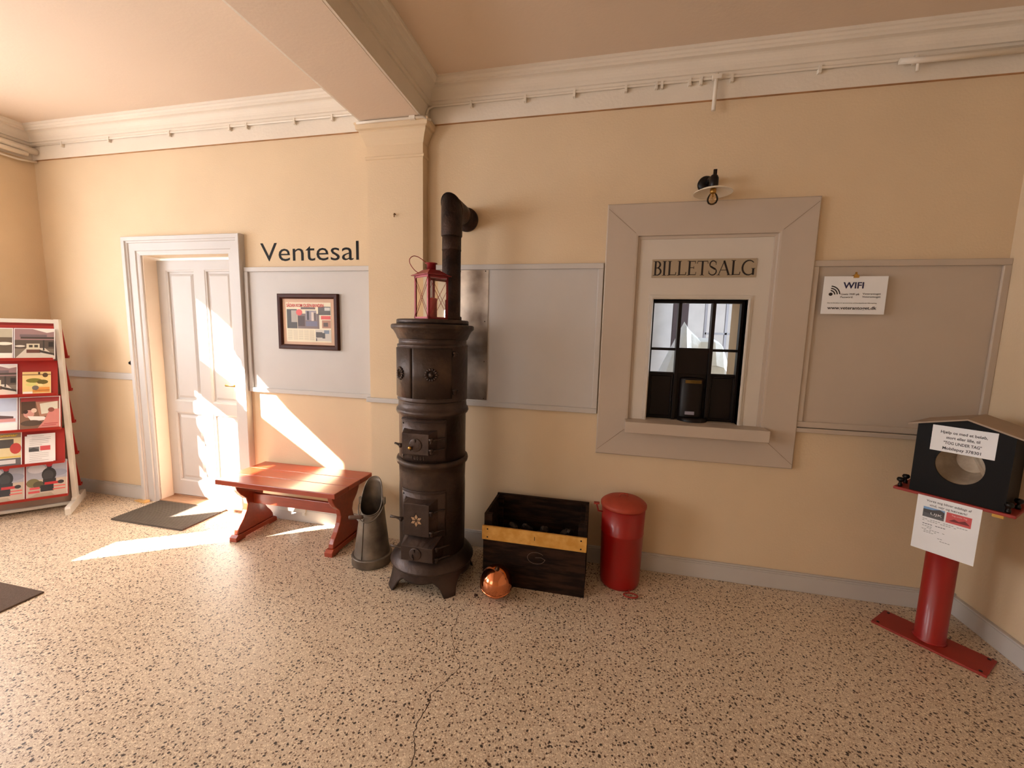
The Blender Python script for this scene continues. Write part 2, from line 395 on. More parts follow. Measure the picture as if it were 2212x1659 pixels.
# ---------------------------------------------------------------- door
CPROF = [(0, .0), (0, .012), (.012, .016), (.03, .018), (.034, .026), (.09, .03), (.094, .038), (.105, .04), (.108, .050), (.136, .052), (.14, .045), (.14, 0)]
t = B(); t.sweep_rect(DX0, DX1, 0, DZ, CPROF, GREY, open_bottom=True)
door = st(t.out('door_1'))
t = B(); t.box((DX0, 0, 0), (DX0 + .012, .25, DZ), REVEAL); t.box((DX1 - .012, 0, 0), (DX1, .25, DZ), REVEAL)
t.out('door_lining', door)
lf = B(); LY = .10; LX0, LX1, LZ0, LZ1 = DX0 + .014, DX1 - .014, .035, 2.055
cols = [(-3.60, -3.305), (-3.205, -2.935)]; rows = [(.165, .783), (.875, 1.978)]
def cell(xa, xb, za, zb): lf.box((xa, LY, za), (xb, LY + .04, zb), GREY)
xs = [LX0, cols[0][0], cols[0][1], cols[1][0], cols[1][1], LX1]; zs = [LZ0, rows[0][0], rows[0][1], rows[1][0], rows[1][1], LZ1]
for i in (0, 2, 4): cell(xs[i], xs[i + 1], LZ0, LZ1)
for i in (1, 3):
    for j in (0, 2, 4): cell(xs[i], xs[i + 1], zs[j], zs[j + 1])
for (xa, xb) in cols:
    for (za, zb) in rows:
        # recessed moulding ring then raised field
        pr = [(0, 0), (-.006, -.004), (-.014, -.006), (-.016, -.016), (-.03, -.018), (-.05, -.008), (-.052, -.008)]
        vs = []
        for o, d in pr:
            vs.append([lf.bm.verts.new(p) for p in ((xa - o, LY - d, za - o), (xa - o, LY - d, zb + o), (xb + o, LY - d, zb + o), (xb + o, LY - d, za - o))])
        for j in range(len(pr) - 1):
            for i in range(4): lf.face([vs[j][i], vs[j][(i + 1) % 4], vs[j + 1][(i + 1) % 4], vs[j + 1][i]], GREY)
        lf.face(vs[-1], GREY)
lf.out('door_leaf', door)
t = B(); t.tube([(-2.90, .10, 1.045), (-2.90, .055, 1.045), (-2.915, .048, 1.045), (-3.0, .048, 1.045)], .009, BRASS); t.box((-2.915, .094, .96), (-2.885, .10, 1.09), BRASS); t.out('door_handle', door)
t = B(); t.box((DX0 - .03, -.012, 0), (DX1 + .04, .10, .018), OAK); t.box((DX0 + .012, .10, 0), (DX1 - .012, .3, .03), OAK); t.out('door_sill', door, bev=.003)
t = B(); t.box((-3.62, .099, 1.70), (-3.621, .1, 1.71), BLACK)

# round black bell push beside the door
k_ = B(); k_.lathe([(.026, 0), (.026, .008), (.02, .016), (.012, .018), (.011, .03), (0, .032)], BLACK, mtx=Matrix.Translation((-3.885, 0, 1.198)) @ Matrix.Rotation(R(90), 4, 'X'), n=24)
tag(k_.out('bell_push'), 'small round black knob on the wall just left of the panelled door frame', 'switch')

# small wooden wedge
t = B(); mw = Matrix.Translation((-3.84, -.055, 0)) @ Matrix.Rotation(R(-8), 4, 'Z')
v = [mw @ Vector(p) for p in ((-.075, -.02, 0), (.075, -.02, 0), (.075, .02, 0), (-.075, .02, 0), (-.075, -.02, .003), (.075, -.02, .022), (.075, .02, .022), (-.075, .02, .003))]
v = [t.bm.verts.new(p) for p in v]
for q in ((0, 3, 2, 1), (4, 5, 6, 7), (0, 1, 5, 4), (1, 2, 6, 5), (2, 3, 7, 6), (3, 0, 4, 7)): t.face([v[i] for i in q], PINE)
tag(t.out('door_wedge'), 'small light wooden wedge lying on the floor by the door frame', 'wedge')

# door mat with ribs
t = B(); t.box((-3.69, -.385, 0), (-3.0, -.013, .006), MATR)
for i in range(26):
    y = -.38 + i * .0142; t.box((-3.692, y, .005), (-2.998, y + .0085, .013), MATR)
tag(t.out('door_mat'), 'ribbed dark brown rubber doormat lying in front of the grey panelled door', 'doormat')
t = B(); t.box((-3.95, -1.80, 0), (-3.016, -1.152, .010), MATR2, bev=.003)
tag(t.out('floor_mat'), 'dark brown carpet mat on the floor at the left edge, only its corner in view', 'doormat')

# ---------------------------------------------------------------- lettering
MX = lambda x, y, z: Matrix(((1, 0, 0, x), (0, 0, -1, y), (0, 1, 0, z), (0, 0, 0, 1)))   # text plane facing -y
t = B(); INK = mat('black_paint', (10, 7, 7), .5, spec=.15)
def track(b, s_, x0, x1, base, size, m, mtx, bold=0):
    b.text(s_, x0, base, size, m, mtx, width=x1 - x0, bold=bold)
track(t, 'Ventesal', -2.557, -1.733, 2.018, .193, INK, MX(0, -.001, 0), bold=-.0006)
tag(t.out('wall_lettering'), 'large black letters reading Ventesal on the cream wall above the left grey panel', 'lettering')

# ---------------------------------------------------------------- framed newspaper page
fr = thing('picture_frame', 'dark brown wooden picture frame holding a newspaper page, hung on the left grey panel', 'picture', (-2.149, -.008, 1.572))
PW, PH = .257, .205
t = B(); t.sweep_rect(-PW + .036, PW - .036, -PH + .036, PH - .036, [(0, .006), (0, .018), (.01, .024), (.03, .026), (.036, .02), (.036, 0)], FRAMEW); t.out('frame', fr, bev=.001)
t = B(); t.box((-PW + .034, -.008, -PH + .034), (PW - .034, -.002, PH - .034), mat('pink_mount', (214, 176, 150), .7)); t.out('mount', fr)
pg = B(); PGX0, PGX1, PGZ0, PGZ1 = -.192, .192, -.148, .142
pg.box((PGX0, -.0095, PGZ0), (PGX1, -.008, PGZ1), mat('news_paper', (232, 220, 194), .6))
def rc(b, x0, z0, x1, z1, col, y=-.0099):
    b.face([(x0, y, z0), (x1, y, z0), (x1, y, z1), (x0, y, z1)], flat(col))
def pu(u, v): return PGX0 + u * (PGX1 - PGX0), PGZ1 - v * (PGZ1 - PGZ0)
def rcu(u0, v0, u1, v1, col, y=-.0099):
    a = pu(u0, v0); b = pu(u1, v1); rc(pg, a[0], b[1], b[0], a[1], col, y)
rcu(.02, .17, .25, .66, (66, 58, 54)); rcu(.12, .2, .25, .5, (170, 160, 150), -.0100); rcu(.5 - .24, .28, .74, .66, (120, 100, 96)); rcu(.27, .34, .42, .6, (70, 44, 38), -.0101); rcu(.44, .2, .68, .45, (150, 140, 148), -.0101)
rcu(.47, .22, .52, .44, (60, 50, 56), -.0102); rcu(.57, .24, .62, .46, (214, 196, 184), -.0102); rcu(.63, .26, .67, .45, (90, 72, 66), -.0102); rcu(.34, .12, .66, .17, (96, 76, 70), -.0099)
rcu(.44, .47, .7, .6, (112, 108, 130), -.0102); rcu(.72, .1, .99, .31, (86, 78, 74)); rcu(.86, .12, .98, .2, (200, 196, 190), -.01); rcu(.78, .33, .99, .42, (214, 82, 78)); rcu(.8, .44, .99, .64, (170, 120, 96)); rcu(.83, .5, .93, .6, (90, 70, 62), -.01)
rcu(.65, .68, .99, .97, (198, 190, 180)); rcu(.66, .74, .8, .88, (76, 66, 62), -.01); rcu(.84, .69, .95, .78, (120, 132, 150), -.01); rcu(.8, .76, .86, .9, (70, 60, 56), -.0101); rcu(.66, .9, .68, .97, (60, 52, 48), -.0101)
for j in range(5):
    for i in range(11): rcu(.03 + j * .122, .7 + i * .024, .135 + j * .122, .707 + i * .024, (176, 164, 142))
cen = pu(.3, .25); ell = [(cen[0] + .027 * math.cos(R(a)), -.0104, cen[1] + .023 * math.sin(R(a))) for a in range(0, 360, 20)]
pg.face(ell, flat((220, 84, 80)))
track(pg, 'SÅDAN KOM OLSEN-BANDEN', PGX0 + .008, PGX1 - .06, PGZ1 - .033, .034, flat((206, 60, 56)), MX(0, -.0104, 0), .0006)
pg.out('newspaper_page', fr)

# ---------------------------------------------------------------- ticket counter front
BXA, BXB, BZA, BZB = -.018, 1.107, .800, 2.302
IXA, IXB, IZA, IZB = .160, .948, .945, 2.138
tk = thing('ticket_window', 'large grey framed ticket hatch reading Billetsalg, with dark sashes and a sill shelf', 'ticket window', (0, 0, .8))
def tko(b, name, par=None, bev=0):
    o = b.out(name, par or tk, bev=bev); o.location = (0, 0, -.8) if (par is None) else (0, 0, 0); return o
t = B(); t.sweep_rect(IXA, IXB, IZA, IZB, [(-.03, .002), (-.028, .012), (-.012, .014), (-.010, .03), (0, .032), (.172, .036), (.178, .03), (.178, 0)], GREY2)
t.face([(IXA, -.0005, IZA), (IXB, -.0005, IZA), (IXB, -.0005, .95), (IXA, -.0005, .95)], GREY2)
for (cx_, cz_, sx_, sz_) in ((IXA, IZB, -1, 1), (IXB, IZB, 1, 1), (IXA, IZA, -1, -1), (IXB, IZA, 1, -1)):
    p0 = Vector((cx_ + sx_ * .004, -.0364, cz_ + sz_ * .004)); p1 = Vector((cx_ + sx_ * .17, -.0364, cz_ + sz_ * .15)); d = Vector((sz_ * .0008, 0, -sx_ * .0008))
    t.face([p0 - d, p1 - d, p1 + d, p0 + d], mat('joint_line', (140, 122, 104), .8))
tko(t, 'outer_frame')
t = B()
x0, x1, z0, z1 = IXA + .029, IXB - .029, IZA, IZB - .029
for a, b in (((x0, z0), (WX0, z1)), ((WX1, z0), (x1, z1)), ((WX0, WZ1), (WX1, z1)), ((WX0, z0), (WX1, WZ0))): t.box((a[0], -.008, a[1]), (b[0], 0, b[1]), LIGHTG)
t.sweep_rect(WX0, WX1, WZ0, WZ1, [(0, -.1), (0, .012), (.006, .02), (.012, .02), (.014, .014), (.024, .014), (.026, .008)], LIGHTG, open_bottom=True)
tko(t, 'inner_panel')
t = B(); t.box((.152, -.132, .937), (.955, 0, 1.006), GREY2); tko(t, 'sill_shelf', bev=.004)
t = B(); t.box((WX0, 0, .99), (WX1, .2, 1.007), GREY2); tko(t, 'sill_board')

# serif sign
sg = B(); SX0, SX1, SZ0, SZ1 = .262, .836, 1.883, 1.991
sg.box((SX0, -.014, SZ0), (SX1, -.0082, SZ1), mat('sign_tan', (166, 148, 124), .5))
sgo = tko(sg, 'sign_plate'); sgo['label'] = 'tan name plate above the hatch'
L_ = B(); LI = mat('sign_ink', (20, 9, 10), .5); HY = -.0145; H = .082; Bz = SZ0 + .014
def stroke(x0, z0, x1, z1, w0, w1=None):
    w1 = w1 or w0; a = Vector((x0, 0, z0)); b = Vector((x1, 0, z1)); d = (b - a).normalized(); nn = Vector((-d.z, 0, d.x))
    q = [a - nn * w0 / 2, b - nn * w1 / 2, b + nn * w1 / 2, a + nn * w0 / 2]
    L_.face([(p.x, HY, p.z) for p in q], LI)
def arc(cx, cz, rx, rz, a0, a1, wa, wb, n=14):
    """stroke along an ellipse, thickness wa at ends, wb in the middle"""
    ps = []
    for i in range(n + 1):
        t_ = i / n; a = R(a0 + (a1 - a0) * t_); ww = wa + (wb - wa) * math.sin(math.pi * t_)
        ps.append(((cx + (rx - ww / 2) * math.cos(a), cz + (rz - ww / 2) * math.sin(a)), (cx + (rx + ww / 2) * math.cos(a), cz + (rz + ww / 2) * math.sin(a))))
    for a, b in zip(ps, ps[1:]): L_.face([(a[0][0], HY, a[0][1]), (a[1][0], HY, a[1][1]), (b[1][0], HY, b[1][1]), (b[0][0], HY, b[0][1])], LI)
TK, TN = .0105, .0042
def stem(x, top=H, bot=0): stroke(x, Bz + bot, x, Bz + top, TK)
def serif(x, z, w=.024): stroke(x - w / 2, Bz + z, x + w / 2, Bz + z, .003)
def let(ch, x):
    if ch == 'B':
        stem(x + .01); serif(x + .006, 0, .02); serif(x + .006, H, .02)
        arc(x + .018, Bz + H * .76, .018, H * .235, -90, 90, TN, TK); arc(x + .018, Bz + H * .27, .023, H * .265, -90, 90, TN, TK)
        for zz in (H - .002, H * .53, .002): stroke(x + .01, Bz + zz, x + .02, Bz + zz, TN)
    if ch == 'I': stem(x + .008); serif(x + .008, 0); serif(x + .008, H)
    if ch == 'L': stem(x + .01); serif(x + .01, H); serif(x + .004, 0, .014); stroke(x + .01, Bz + .002, x + .046, Bz + .002, TN); stroke(x + .045, Bz, x + .048, Bz + .018, .004)
    if ch == 'E':
        stem(x + .01); serif(x + .004, H, .014); serif(x + .004, 0, .014)
        for zz, ww in ((H - .002, .042), (H * .53, .034), (.002, .046)): stroke(x + .01, Bz + zz, x + ww, Bz + zz, TN)
        stroke(x + .042, Bz + H, x + .042, Bz + H - .015, .003); stroke(x + .034, Bz + H * .53 + .008, x + .034, Bz + H * .53 - .008, .003); stroke(x + .045, Bz, x + .048, Bz + .018, .003)
    if ch == 'T':
        stem(x + .028); serif(x + .028, 0); stroke(x, Bz + H - .002, x + .056, Bz + H - .002, TN); stroke(x + .001, Bz + H, x - .001, Bz + H - .016, .003); stroke(x + .055, Bz + H, x + .057, Bz + H - .016, .003)
    if ch == 'S':
        arc(x + .022, Bz + H * .75, .017, H * .245, 30, 250, TN, .007); arc(x + .022, Bz + H * .25, .020, H * .25, 70, -160, TN, .007)
        stroke(x + .010, Bz + H * .60, x + .036, Bz + H * .40, .010, .010); stroke(x + .038, Bz + H * .72, x + .038, Bz + H * .95, .003); stroke(x + .002, Bz + H * .08, x + .002, Bz + H * .3, .003)
    if ch == 'A':
        stroke(x + .004, Bz, x + .032, Bz + H, TN); stroke(x + .030, Bz + H, x + .060, Bz, TK); stroke(x + .014, Bz + H * .34, x + .048, Bz + H * .34, .0035); serif(x + .004, 0, .018); serif(x + .060, 0, .02)
    if ch == 'G':
        arc(x + .036, Bz + H * .5, .034, H * .5, 45, 315, TN, .010); stem(x + .060, .036); serif(x + .060, .036, .02)
xx = .272
for ch, adv in zip('BILLETSALG', (.052, .027, .055, .055, .053, .062, .050, .070, .056, .07)):
    let(ch, xx); xx += adv * 1.02
o = L_.out('sign_lettering', sgo)

# dark sashes
t = B(); D0, D1 = .045, .085
def dk(x0, z0, x1, z1, d0=D0, d1=D1): t.box((x0, d0, z0), (x1, d1, z1), SASH)
dk(WX0, WZ1 - .018, WX1, WZ1); dk(WX0, 1.008, WX0 + .014, WZ1 - .018); dk(WX1 - .016, 1.008, WX1, WZ1 - .018)
dk(.440, 1.008, .460, WZ1 - .018, D0 - .01); dk(.634, 1.008, .654, WZ1 - .018, D0 - .01)
dk(WX0 + .014, 1.444, .440, 1.460); dk(.654, 1.444, WX1 - .016, 1.460); dk(.460, 1.30, .634, 1.462)
dk(WX0 + .014, 1.008, .440, 1.306, D0 + .012); dk(.654, 1.008, WX1 - .016, 1.306, D0 + .012)
dk(.460, 1.008, .634, 1.31, D0 + .012)
for a, b in ((.310, .425), (.668, .785)):
    t.sweep_rect(a, b, 1.03, 1.28, [(0, -D0 - .010), (.004, -D0 - .002), (.012, -D0 - .002), (.014, -D0 - .012)], SASH)
tko(t, 'sash_frame', bev=.0015)
for a, b in (((.297, 1.46), (.44, 1.737)), ((.46, 1.462), (.634, 1.737)), ((.654, 1.46), (.796, 1.737)), ((.297, 1.306), (.44, 1.444)), ((.654, 1.306), (.796, 1.444))):
    g = B(); g.face([(a[0], .066, a[1]), (b[0], .066, a[1]), (b[0], .066, b[1]), (a[0], .066, b[1])], GLASS); tko(g, 'pane')
# rounded speaking hatch between the sashes
t = B(); t.lathe([(.088, 1.008), (.088, 1.030), (.080, 1.034)], SASH, c=(.565, .045, 0), n=28, a0=180, a1=360, sy=.9)
t.lathe([(.072, 1.034), (.072, 1.27), (.066, 1.278), (.0, 1.282)], SASH, c=(.55, .045, 0), n=28, a0=180, a1=360, sy=.5)
tko(t, 'ticket_turntable')
t = B(); t.box((.505, .004, 1.246), (.598, .012, 1.266), patchy('dull_brass', (96, 74, 30), (120, 94, 44), .45, .7, 20)); hb = tko(t, 'brass_plate')
t = B(); t.box((.514, .002, 1.050), (.568, .010, 1.070), mat('grey_label', (150, 146, 160), .5)); tko(t, 'grey_label')

# ---------------------------------------------------------------- the office behind the hatch
OW = mat('office_wall', (206, 200, 196), .8)
t = B()
t.box((-.6, 3.3, 0), (2.2, 3.4, 2.9), OW); t.box((-.7, .3, 0), (-.6, 3.4, 2.9), OW); t.box((-.7, .3, 2.9), (2.6, 3.4, 3.0), OW)
OY0, OY1, OZ0, OZ1 = .9, 2.3, .9, 2.5
t.box((2.2, .3, 0), (2.3, OY0, 2.9), OW); t.box((2.2, OY1, 0), (2.3, 3.4, 2.9), OW); t.box((2.2, OY0, 0), (2.3, OY1, OZ0), OW); t.box((2.2, OY0, OZ1), (2.3, OY1, 2.9), OW)
st(t.out('wall_office'))
t = B(); t.box((-.7, .3, -.1), (2.3, 3.4, 0), mat('office_floor', (120, 100, 84), .6)); st(t.out('floor_office'))
# glazed partition with muntins seen on the right through the hatch
t = B(); PY = 1.95; FRM = mat('office_frame', (150, 150, 158), .5)
for xx_ in (1.02, 1.22, 1.42, 1.60): t.box((xx_ - .012, PY, .85), (xx_ + .012, PY + .03, 2.2), FRM)
for zz_ in (.85, 1.22, 1.58, 1.92, 2.2): t.box((1.02, PY, zz_ - .01), (1.60, PY + .03, zz_ + .01), FRM)
t.box((1.0, PY, 0), (1.62, PY + .04, .85), OW)
st(t.out('window_4'))
t = B(); t.box((.84, 2.9, 1.35), (1.02, 2.96, 2.6), mat('dark_coat', (70, 58, 60), .9)); t.lathe([(.0, 0), (.1, .0), (.09, .12), (.03, .2), (0, .2)], mat('dark_coat', (70, 58, 60)), c=(.93, 2.9, 1.2), n=12)
tag(t.out('hanging_coat'), 'dark hanging garment far behind the hatch, above the plastic cover', 'coat')
t = B(); t.lathe([(0, 2.03), (.05, 2.04), (.07, 2.09), (.05, 2.14), (.015, 2.16), (.012, 2.9)], mat('opal_glass', (230, 226, 218), .3), c=(.87, 2.3, -.12), n=20)
tag(t.out('pendant_lamp'), 'white globe lamp hanging in the office behind the hatch', 'lamp')
# desk with something under a sheet of clear-white plastic
t = B(); t.box((.30, .55, .0), (.34, .59, 1.0), OAK)
for a, b in (((.12, .62, .92), (1.45, 1.35, .96)), ((.14, .64, 0), (.19, .69, .92)), ((1.38, .64, 0), (1.43, .69, .92)), ((.14, 1.28, 0), (.19, 1.33, .92)), ((1.38, 1.28, 0), (1.43, 1.33, .92))): pass
t.bm.free(); t = B()
t.box((.12, .62, 1.02), (1.45, 1.35, 1.06), OAK)
for a, b in ((.14, .64), (1.38, .64), (.14, 1.28), (1.38, 1.28)): t.box((a, b, 0), (a + .05, b + .05, 1.02), OAK)
tag(t.out('office_desk'), 'wooden desk in the office under the plastic covered machine', 'desk')
t = B(); PL = mat('plastic_sheet', (226, 236, 244), .3, var=.04, scale=20, bump=.5, bscale=14)
prof = [(.40, 1.10), (.46, 1.20), (.56, 1.45), (.64, 1.66), (.68, 1.60), (.76, 1.53), (.86, 1.53), (.92, 1.50), (.97, 1.36), (.92, 1.24), (.86, 1.10)]
rings = []
for dy, k in ((-.22, .55), (-.12, .93), (0, 1), (.12, .93), (.22, .55)):
    ring = []
    for i, (x, z) in enumerate(prof):
        zz = 1.06 + (z - 1.06) * k; ring.append(t.bm.verts.new((.66 + (x - .66) * (1 + .0 * k), .98 + dy + .015 * ((i * 7) % 3 - 1), zz)))
    rings.append(ring)
for a, b in zip(rings, rings[1:]):
    for i in range(len(prof) - 1): t.face([a[i], a[i + 1], b[i + 1], b[i]], PL, False)
t.face(rings[0][::-1], PL); t.face(rings[-1], PL)
tag(t.out('plastic_cover'), 'machine draped in crumpled white plastic sheet behind the hatch panes', 'cover')

# ---------------------------------------------------------------- wall lamp over the hatch
lp = thing('wall_lamp', 'black wall lamp with flat white enamel shade and bare bulb above the ticket hatch', 'lamp', (.536, 0, 2.335))
LC = Vector((.014, -.118, 0))
t = B(); t.lathe([(.046, 0), (.046, .012), (.040, .02), (.02, .024), (0, .024)], BLACK, mtx=Matrix.Translation((-.004, 0, .078)) @ Matrix.Rotation(R(90), 4, 'X'), n=28); t.out('wall_plate', lp)
t = B(); t.tube([(0, -.02, .08), (.005, -.06, .085), (.012, -.105, .075)], .014, BLACK); t.lathe([(.020, .020), (.024, .03), (.024, .07), (.018, .085), (.012, .09)], BLACK, c=LC, n=20)
t.box((LC.x - .006, LC.y - .006, .088), (LC.x + .012, LC.y + .006, .118), BLACK); t.out('lamp_holder', lp)
t = B(); t.lathe([(.022, .022), (.03, .020), (.07, .010), (.100, -.004), (.101, -.008), (.099, -.0075), (.07, .006), (.03, .016), (.022, .018)], mat('cream_enamel', (236, 222, 200), .3), c=LC, n=48); t.out('lamp_shade', lp)
t = B(); t.lathe([(.013, .012), (.014, -.008), (.022, -.018), (.029, -.034), (.029, -.048), (.022, -.062), (.010, -.069), (0, -.070)], glassm('amber_glass', (.98, .86, .68)), c=LC, n=24)
t.lathe([(.016, .016), (.016, -.008), (.008, -.01), (.003, -.012), (.003, -.03), (0, -.031)], BRASS, c=LC, n=16)
t.tube([LC + Vector((.006 * math.cos(a * 1.1), .006 * math.sin(a * 1.1), -.022 - a * .004)) for a in range(9)], .0012, BRASS, n=5); t.out('bulb', lp)

# ---------------------------------------------------------------- wifi notice with clip
wf = thing('wifi_notice', 'white laminated WIFI notice hanging from a clip on the right grey panel', 'notice', (1.327, -.03, 1.677))
Mwf = Matrix.Rotation(R(0), 4, 'X')
t = B(); t.box((-.152, -.016, 0), (.152, -.0145, .205), PAPER)
TY = -.0165; mm = MX(0, TY, 0)
INKT = flat((46, 42, 48)); NAVY = flat((38, 38, 78))
t.text('WIFI', -.057, .140, .047, NAVY, mm, width=.098, bold=.001)
for i, (txt, x, y, sz, wd) in enumerate((('Gratis WiFi på:', -.064, .104, .0135, .09), ('Veterantoget', .040, .106, .0135, .086), ('Password:', -.064, .088, .0135, .06), ('Veterantoget', .040, .090, .0135, .086), ('Din forbindelse er sponsoreret af Nordsjællands Elforsyning', -.124, .058, .007, .235), ('www.veterantoget.dk', -.122, .026, .023, .236))):
    t.text(txt, x, y, sz, INKT, mm, width=wd, bold=.0004 if i == 5 else 0)
t.face([(-.113 + .010 * math.cos(R(a)), TY, .108 + .009 * math.sin(R(a))) for a in range(0, 360, 24)], flat((20, 16, 18)))
for rr in (.024, .036, .048):
    for k in range(8):
        a = R(5 + k * 10); b = R(5 + (k + 1) * 10); c0 = (-.117, .104)
        t.face([(c0[0] + r * math.cos(an), TY, c0[1] + r * math.sin(an)) for r, an in ((rr - .003, a), (rr + .003, a), (rr + .003, b), (rr - .003, b))], flat((20, 16, 18)))
t.out('notice_sheet', wf)
t = B(); t.box((-.012, -.022, .196), (.012, -.008, .212), BRASS); t.lathe([(.008, 0), (.008, .004), (.004, .008), (.006, .014), (0, .016)], BRASS, c=(0, -.014, .212), n=14); t.box((-.003, -.014, .205), (.003, .022, .212), BRASS); t.out('clip', wf)

# ---------------------------------------------------------------- pipes along the cornice
CONM = CORN
t = B(); t.tube([(BX1 + .02, -.07, 2.90), (BX1 + .02, -.035, 2.955), (BX1 + .05, -.026, 2.973), (0, -.026, 2.975), (1.50, -.026, 2.972), (XR - .02, -.03, 2.978)], .0075, CONM, n=8)
for x in (-.9, -.55, -.25, .05, .22, .25, .4, .46, .62, 1.05, 1.48): t.box((x - .007, -.036, 2.945), (x + .007, -.0145, 2.984), CONM)
tag(t.out('conduit'), 'thin painted cable conduit clipped along the cornice of the right bay', 'conduit')
t = B(); t.tube([(.537, -.046, 2.985), (.535, -.046, 2.90), (.533, -.044, 2.795)], .011, CONM, n=10); t.box((.515, -.058, 2.955), (.56, -.037, 2.978), CONM)
tag(t.out('drop_pipe'), 'short vertical painted pipe stub hanging from the cornice above the ticket hatch', 'pipe')
t = B(); t.tube([(1.40, -.05, 2.953), (1.50, -.058, 2.945), (XR - .01, -.06, 2.945)], .014, CONM, n=12)
t.tube([(1.485, -.045, 2.955), (1.485, -.045, 2.90)], .007, CONM, n=8)
tag(t.out('ceiling_pipe'), 'thicker painted pipe below the cornice in the upper right corner', 'pipe')
t = B(); t.tube([(XL + .02, -.026, 2.975), (-3, -.026, 2.975), (BX0 - .05, -.026, 2.975), (BX0 - .03, -.06, 2.93)], .0075, CONM, n=8)
for x in (-4.4, -3.9, -3.3, -2.75, -2.6, -2.2, -1.9): t.box((x - .007, -.036, 2.945), (x + .007, -.0145, 2.984), CONM)
tag(t.out('conduit'), 'thin painted cable conduit clipped along the cornice of the left bay', 'conduit')
t = B(); t.tube([(BX0 - .03, -.140, 2.856), (BX0 + .1, -.142, 2.856), (BX1 + .03, -.142, 2.856), (BX1 + .066, -.10, 2.854)], .008, CONM, n=8)
t.box((BX1 - .06, -.153, 2.845), (BX1 - .02, -.134, 2.866), CONM)
tag(t.out('conduit'), 'short painted conduit crossing the pilaster head under the beam', 'conduit')
t = B(); t.tube([(XL + .075, -2.6, 2.93), (XL + .075, -.30, 2.93), (XL + .075, -.02, 2.925)], .026, CONM, n=16)
tag(t.out('heating_pipe'), 'thick cream painted pipe in the upper left corner, the upper of two', 'pipe')
t = B(); t.tube([(XL + .092, -2.6, 2.882), (XL + .092, -.30, 2.882), (XL + .092, -.09, 2.884)], .018, CONM, n=16)
tag(t.out('heating_pipe'), 'cream painted pipe in the upper left corner, just under the thicker one', 'pipe')
t = B(); t.tube([(XL + .03, -2.2, 2.88), (XL + .03, -.9, 2.85), (XL + .03, -.25, 2.842), (XL + .04, -.12, 2.838), (XL + .05, -.01, 2.856)], .009, CONM, n=8)
tag(t.out('sagging_cable'), 'thin cream cable sagging below the two pipes in the upper left corner', 'cable')

# nail in the pilaster
t = B(); t.tube([(-1.406, -.075, 2.297), (-1.406, -.088, 2.294), (-1.407, -.096, 2.288)], .004, mat('rust', (120, 84, 50), .6), n=8); t.tube([(-1.406, -.089, 2.30), (-1.406, -.093, 2.275)], .004, mat('rust', (120, 84, 50)), n=6)
tag(t.out('nail'), 'single rusty nail sticking out high on the cream pilaster', 'nail')

# zinc heat shield
t = B(); t.box((-1.150, -.0115, 1.066), (-.769, -.0085, 1.944), ZINC)
for x in (-1.14, -.965, -.79):
    for z in (1.075, 1.33, 1.6, 1.93): t.lathe([(.004, 0), (.004, .001), (0, .002)], IRON, mtx=Matrix.Translation((x, -.0115, z)) @ Matrix.Rotation(R(90), 4, 'X'), n=8)
tag(t.out('heat_shield'), 'shiny zinc sheet nailed to the grey panel behind the stove pipe', 'metal sheet')

# ---------------------------------------------------------------- stove
CX, CY = -.985, -.42
sv = thing('stove', 'tall round black cast iron stove with three doors standing in front of the pilaster', 'stove', (CX, CY, 0))
t = B(); t.lathe([(.0, .12), (.232, .12), (.233, .134), (.250, .136), (.254, .143), (.251, .150), (.242, .163), (.228, .182), (.214, .194), (.205, .199), (.198, .206)], IRON, n=72); t.out('base_ring', sv)
# skirt with arched apron and splayed feet
t = B(); n = 96; rg = []
for j in range(7):
    v_ = j / 6; ring = []
    for i in range(n):
        a = 2 * math.pi * i / n; c4 = abs(math.cos(2 * (a - math.pi / 4)))  # 1 at the foot directions
        d4 = min(abs(((math.degrees(a) - q + 180) % 360) - 180) for q in (45, 135, 225, 315))
        if d4 < 9: low = 0
        elif d4 < 22: low = .088 * ((d4 - 9) / 13) ** .4
        else: low = .088 - .012 * math.sin((d4 - 22) / 23 * math.pi / 2)
        z = .135 + (low - .135) * v_
        flare = .235 + .036 * ((.135 - z) / .135) ** 2 * (1 if d4 < 22 else .3)
        ring.append(t.bm.verts.new((flare * math.cos(a), flare * math.sin(a), z)))
    rg.append(ring)
for a, b in zip(rg, rg[1:]):
    for i in range(n): t.face([a[i], a[(i + 1) % n], b[(i + 1) % n], b[i]], IRON, True)
o = t.out('footed_skirt', sv); md = o.modifiers.new('s', 'SOLIDIFY'); md.thickness = .012; md.offset = -1
t = B(); t.lathe([(.198, .20), (.198, .60), (.196, .64), (.198, .70), (.199, .748), (.211, .752), (.214, .766), (.211, .780), (.198, .784)], IRONW, n=72); t.out('lower_drum', sv)
t = B(); t.lathe([(.197, .782), (.197, 1.04), (.208, 1.050), (.213, 1.062), (.210, 1.078), (.201, 1.083), (.199, 1.12), (.201, 1.128)], IRON, n=72); t.out('middle_drum', sv)
t = B(); t.lathe([(.203, 1.126), (.206, 1.132), (.206, 1.138), (.204, 1.142), (.204, 1.436), (.206, 1.440), (.204, 1.448), (.196, 1.452), (.196, 1.474), (.200, 1.480)], IRON, n=72); t.out('upper_drum', sv)
t = B(); t.lathe([(.200, 1.478), (.204, 1.484), (.212, 1.505), (.226, 1.528), (.236, 1.536), (.239, 1.541), (.239, 1.556), (.232, 1.562), (.206, 1.564)], IRONW, n=72); t.out('cornice_rim', sv)
t = B(); t.lathe([(.208, 1.562), (.208, 1.586), (.203, 1.590), (.0, 1.590)], IRON, n=72); t.out('top_plate', sv)
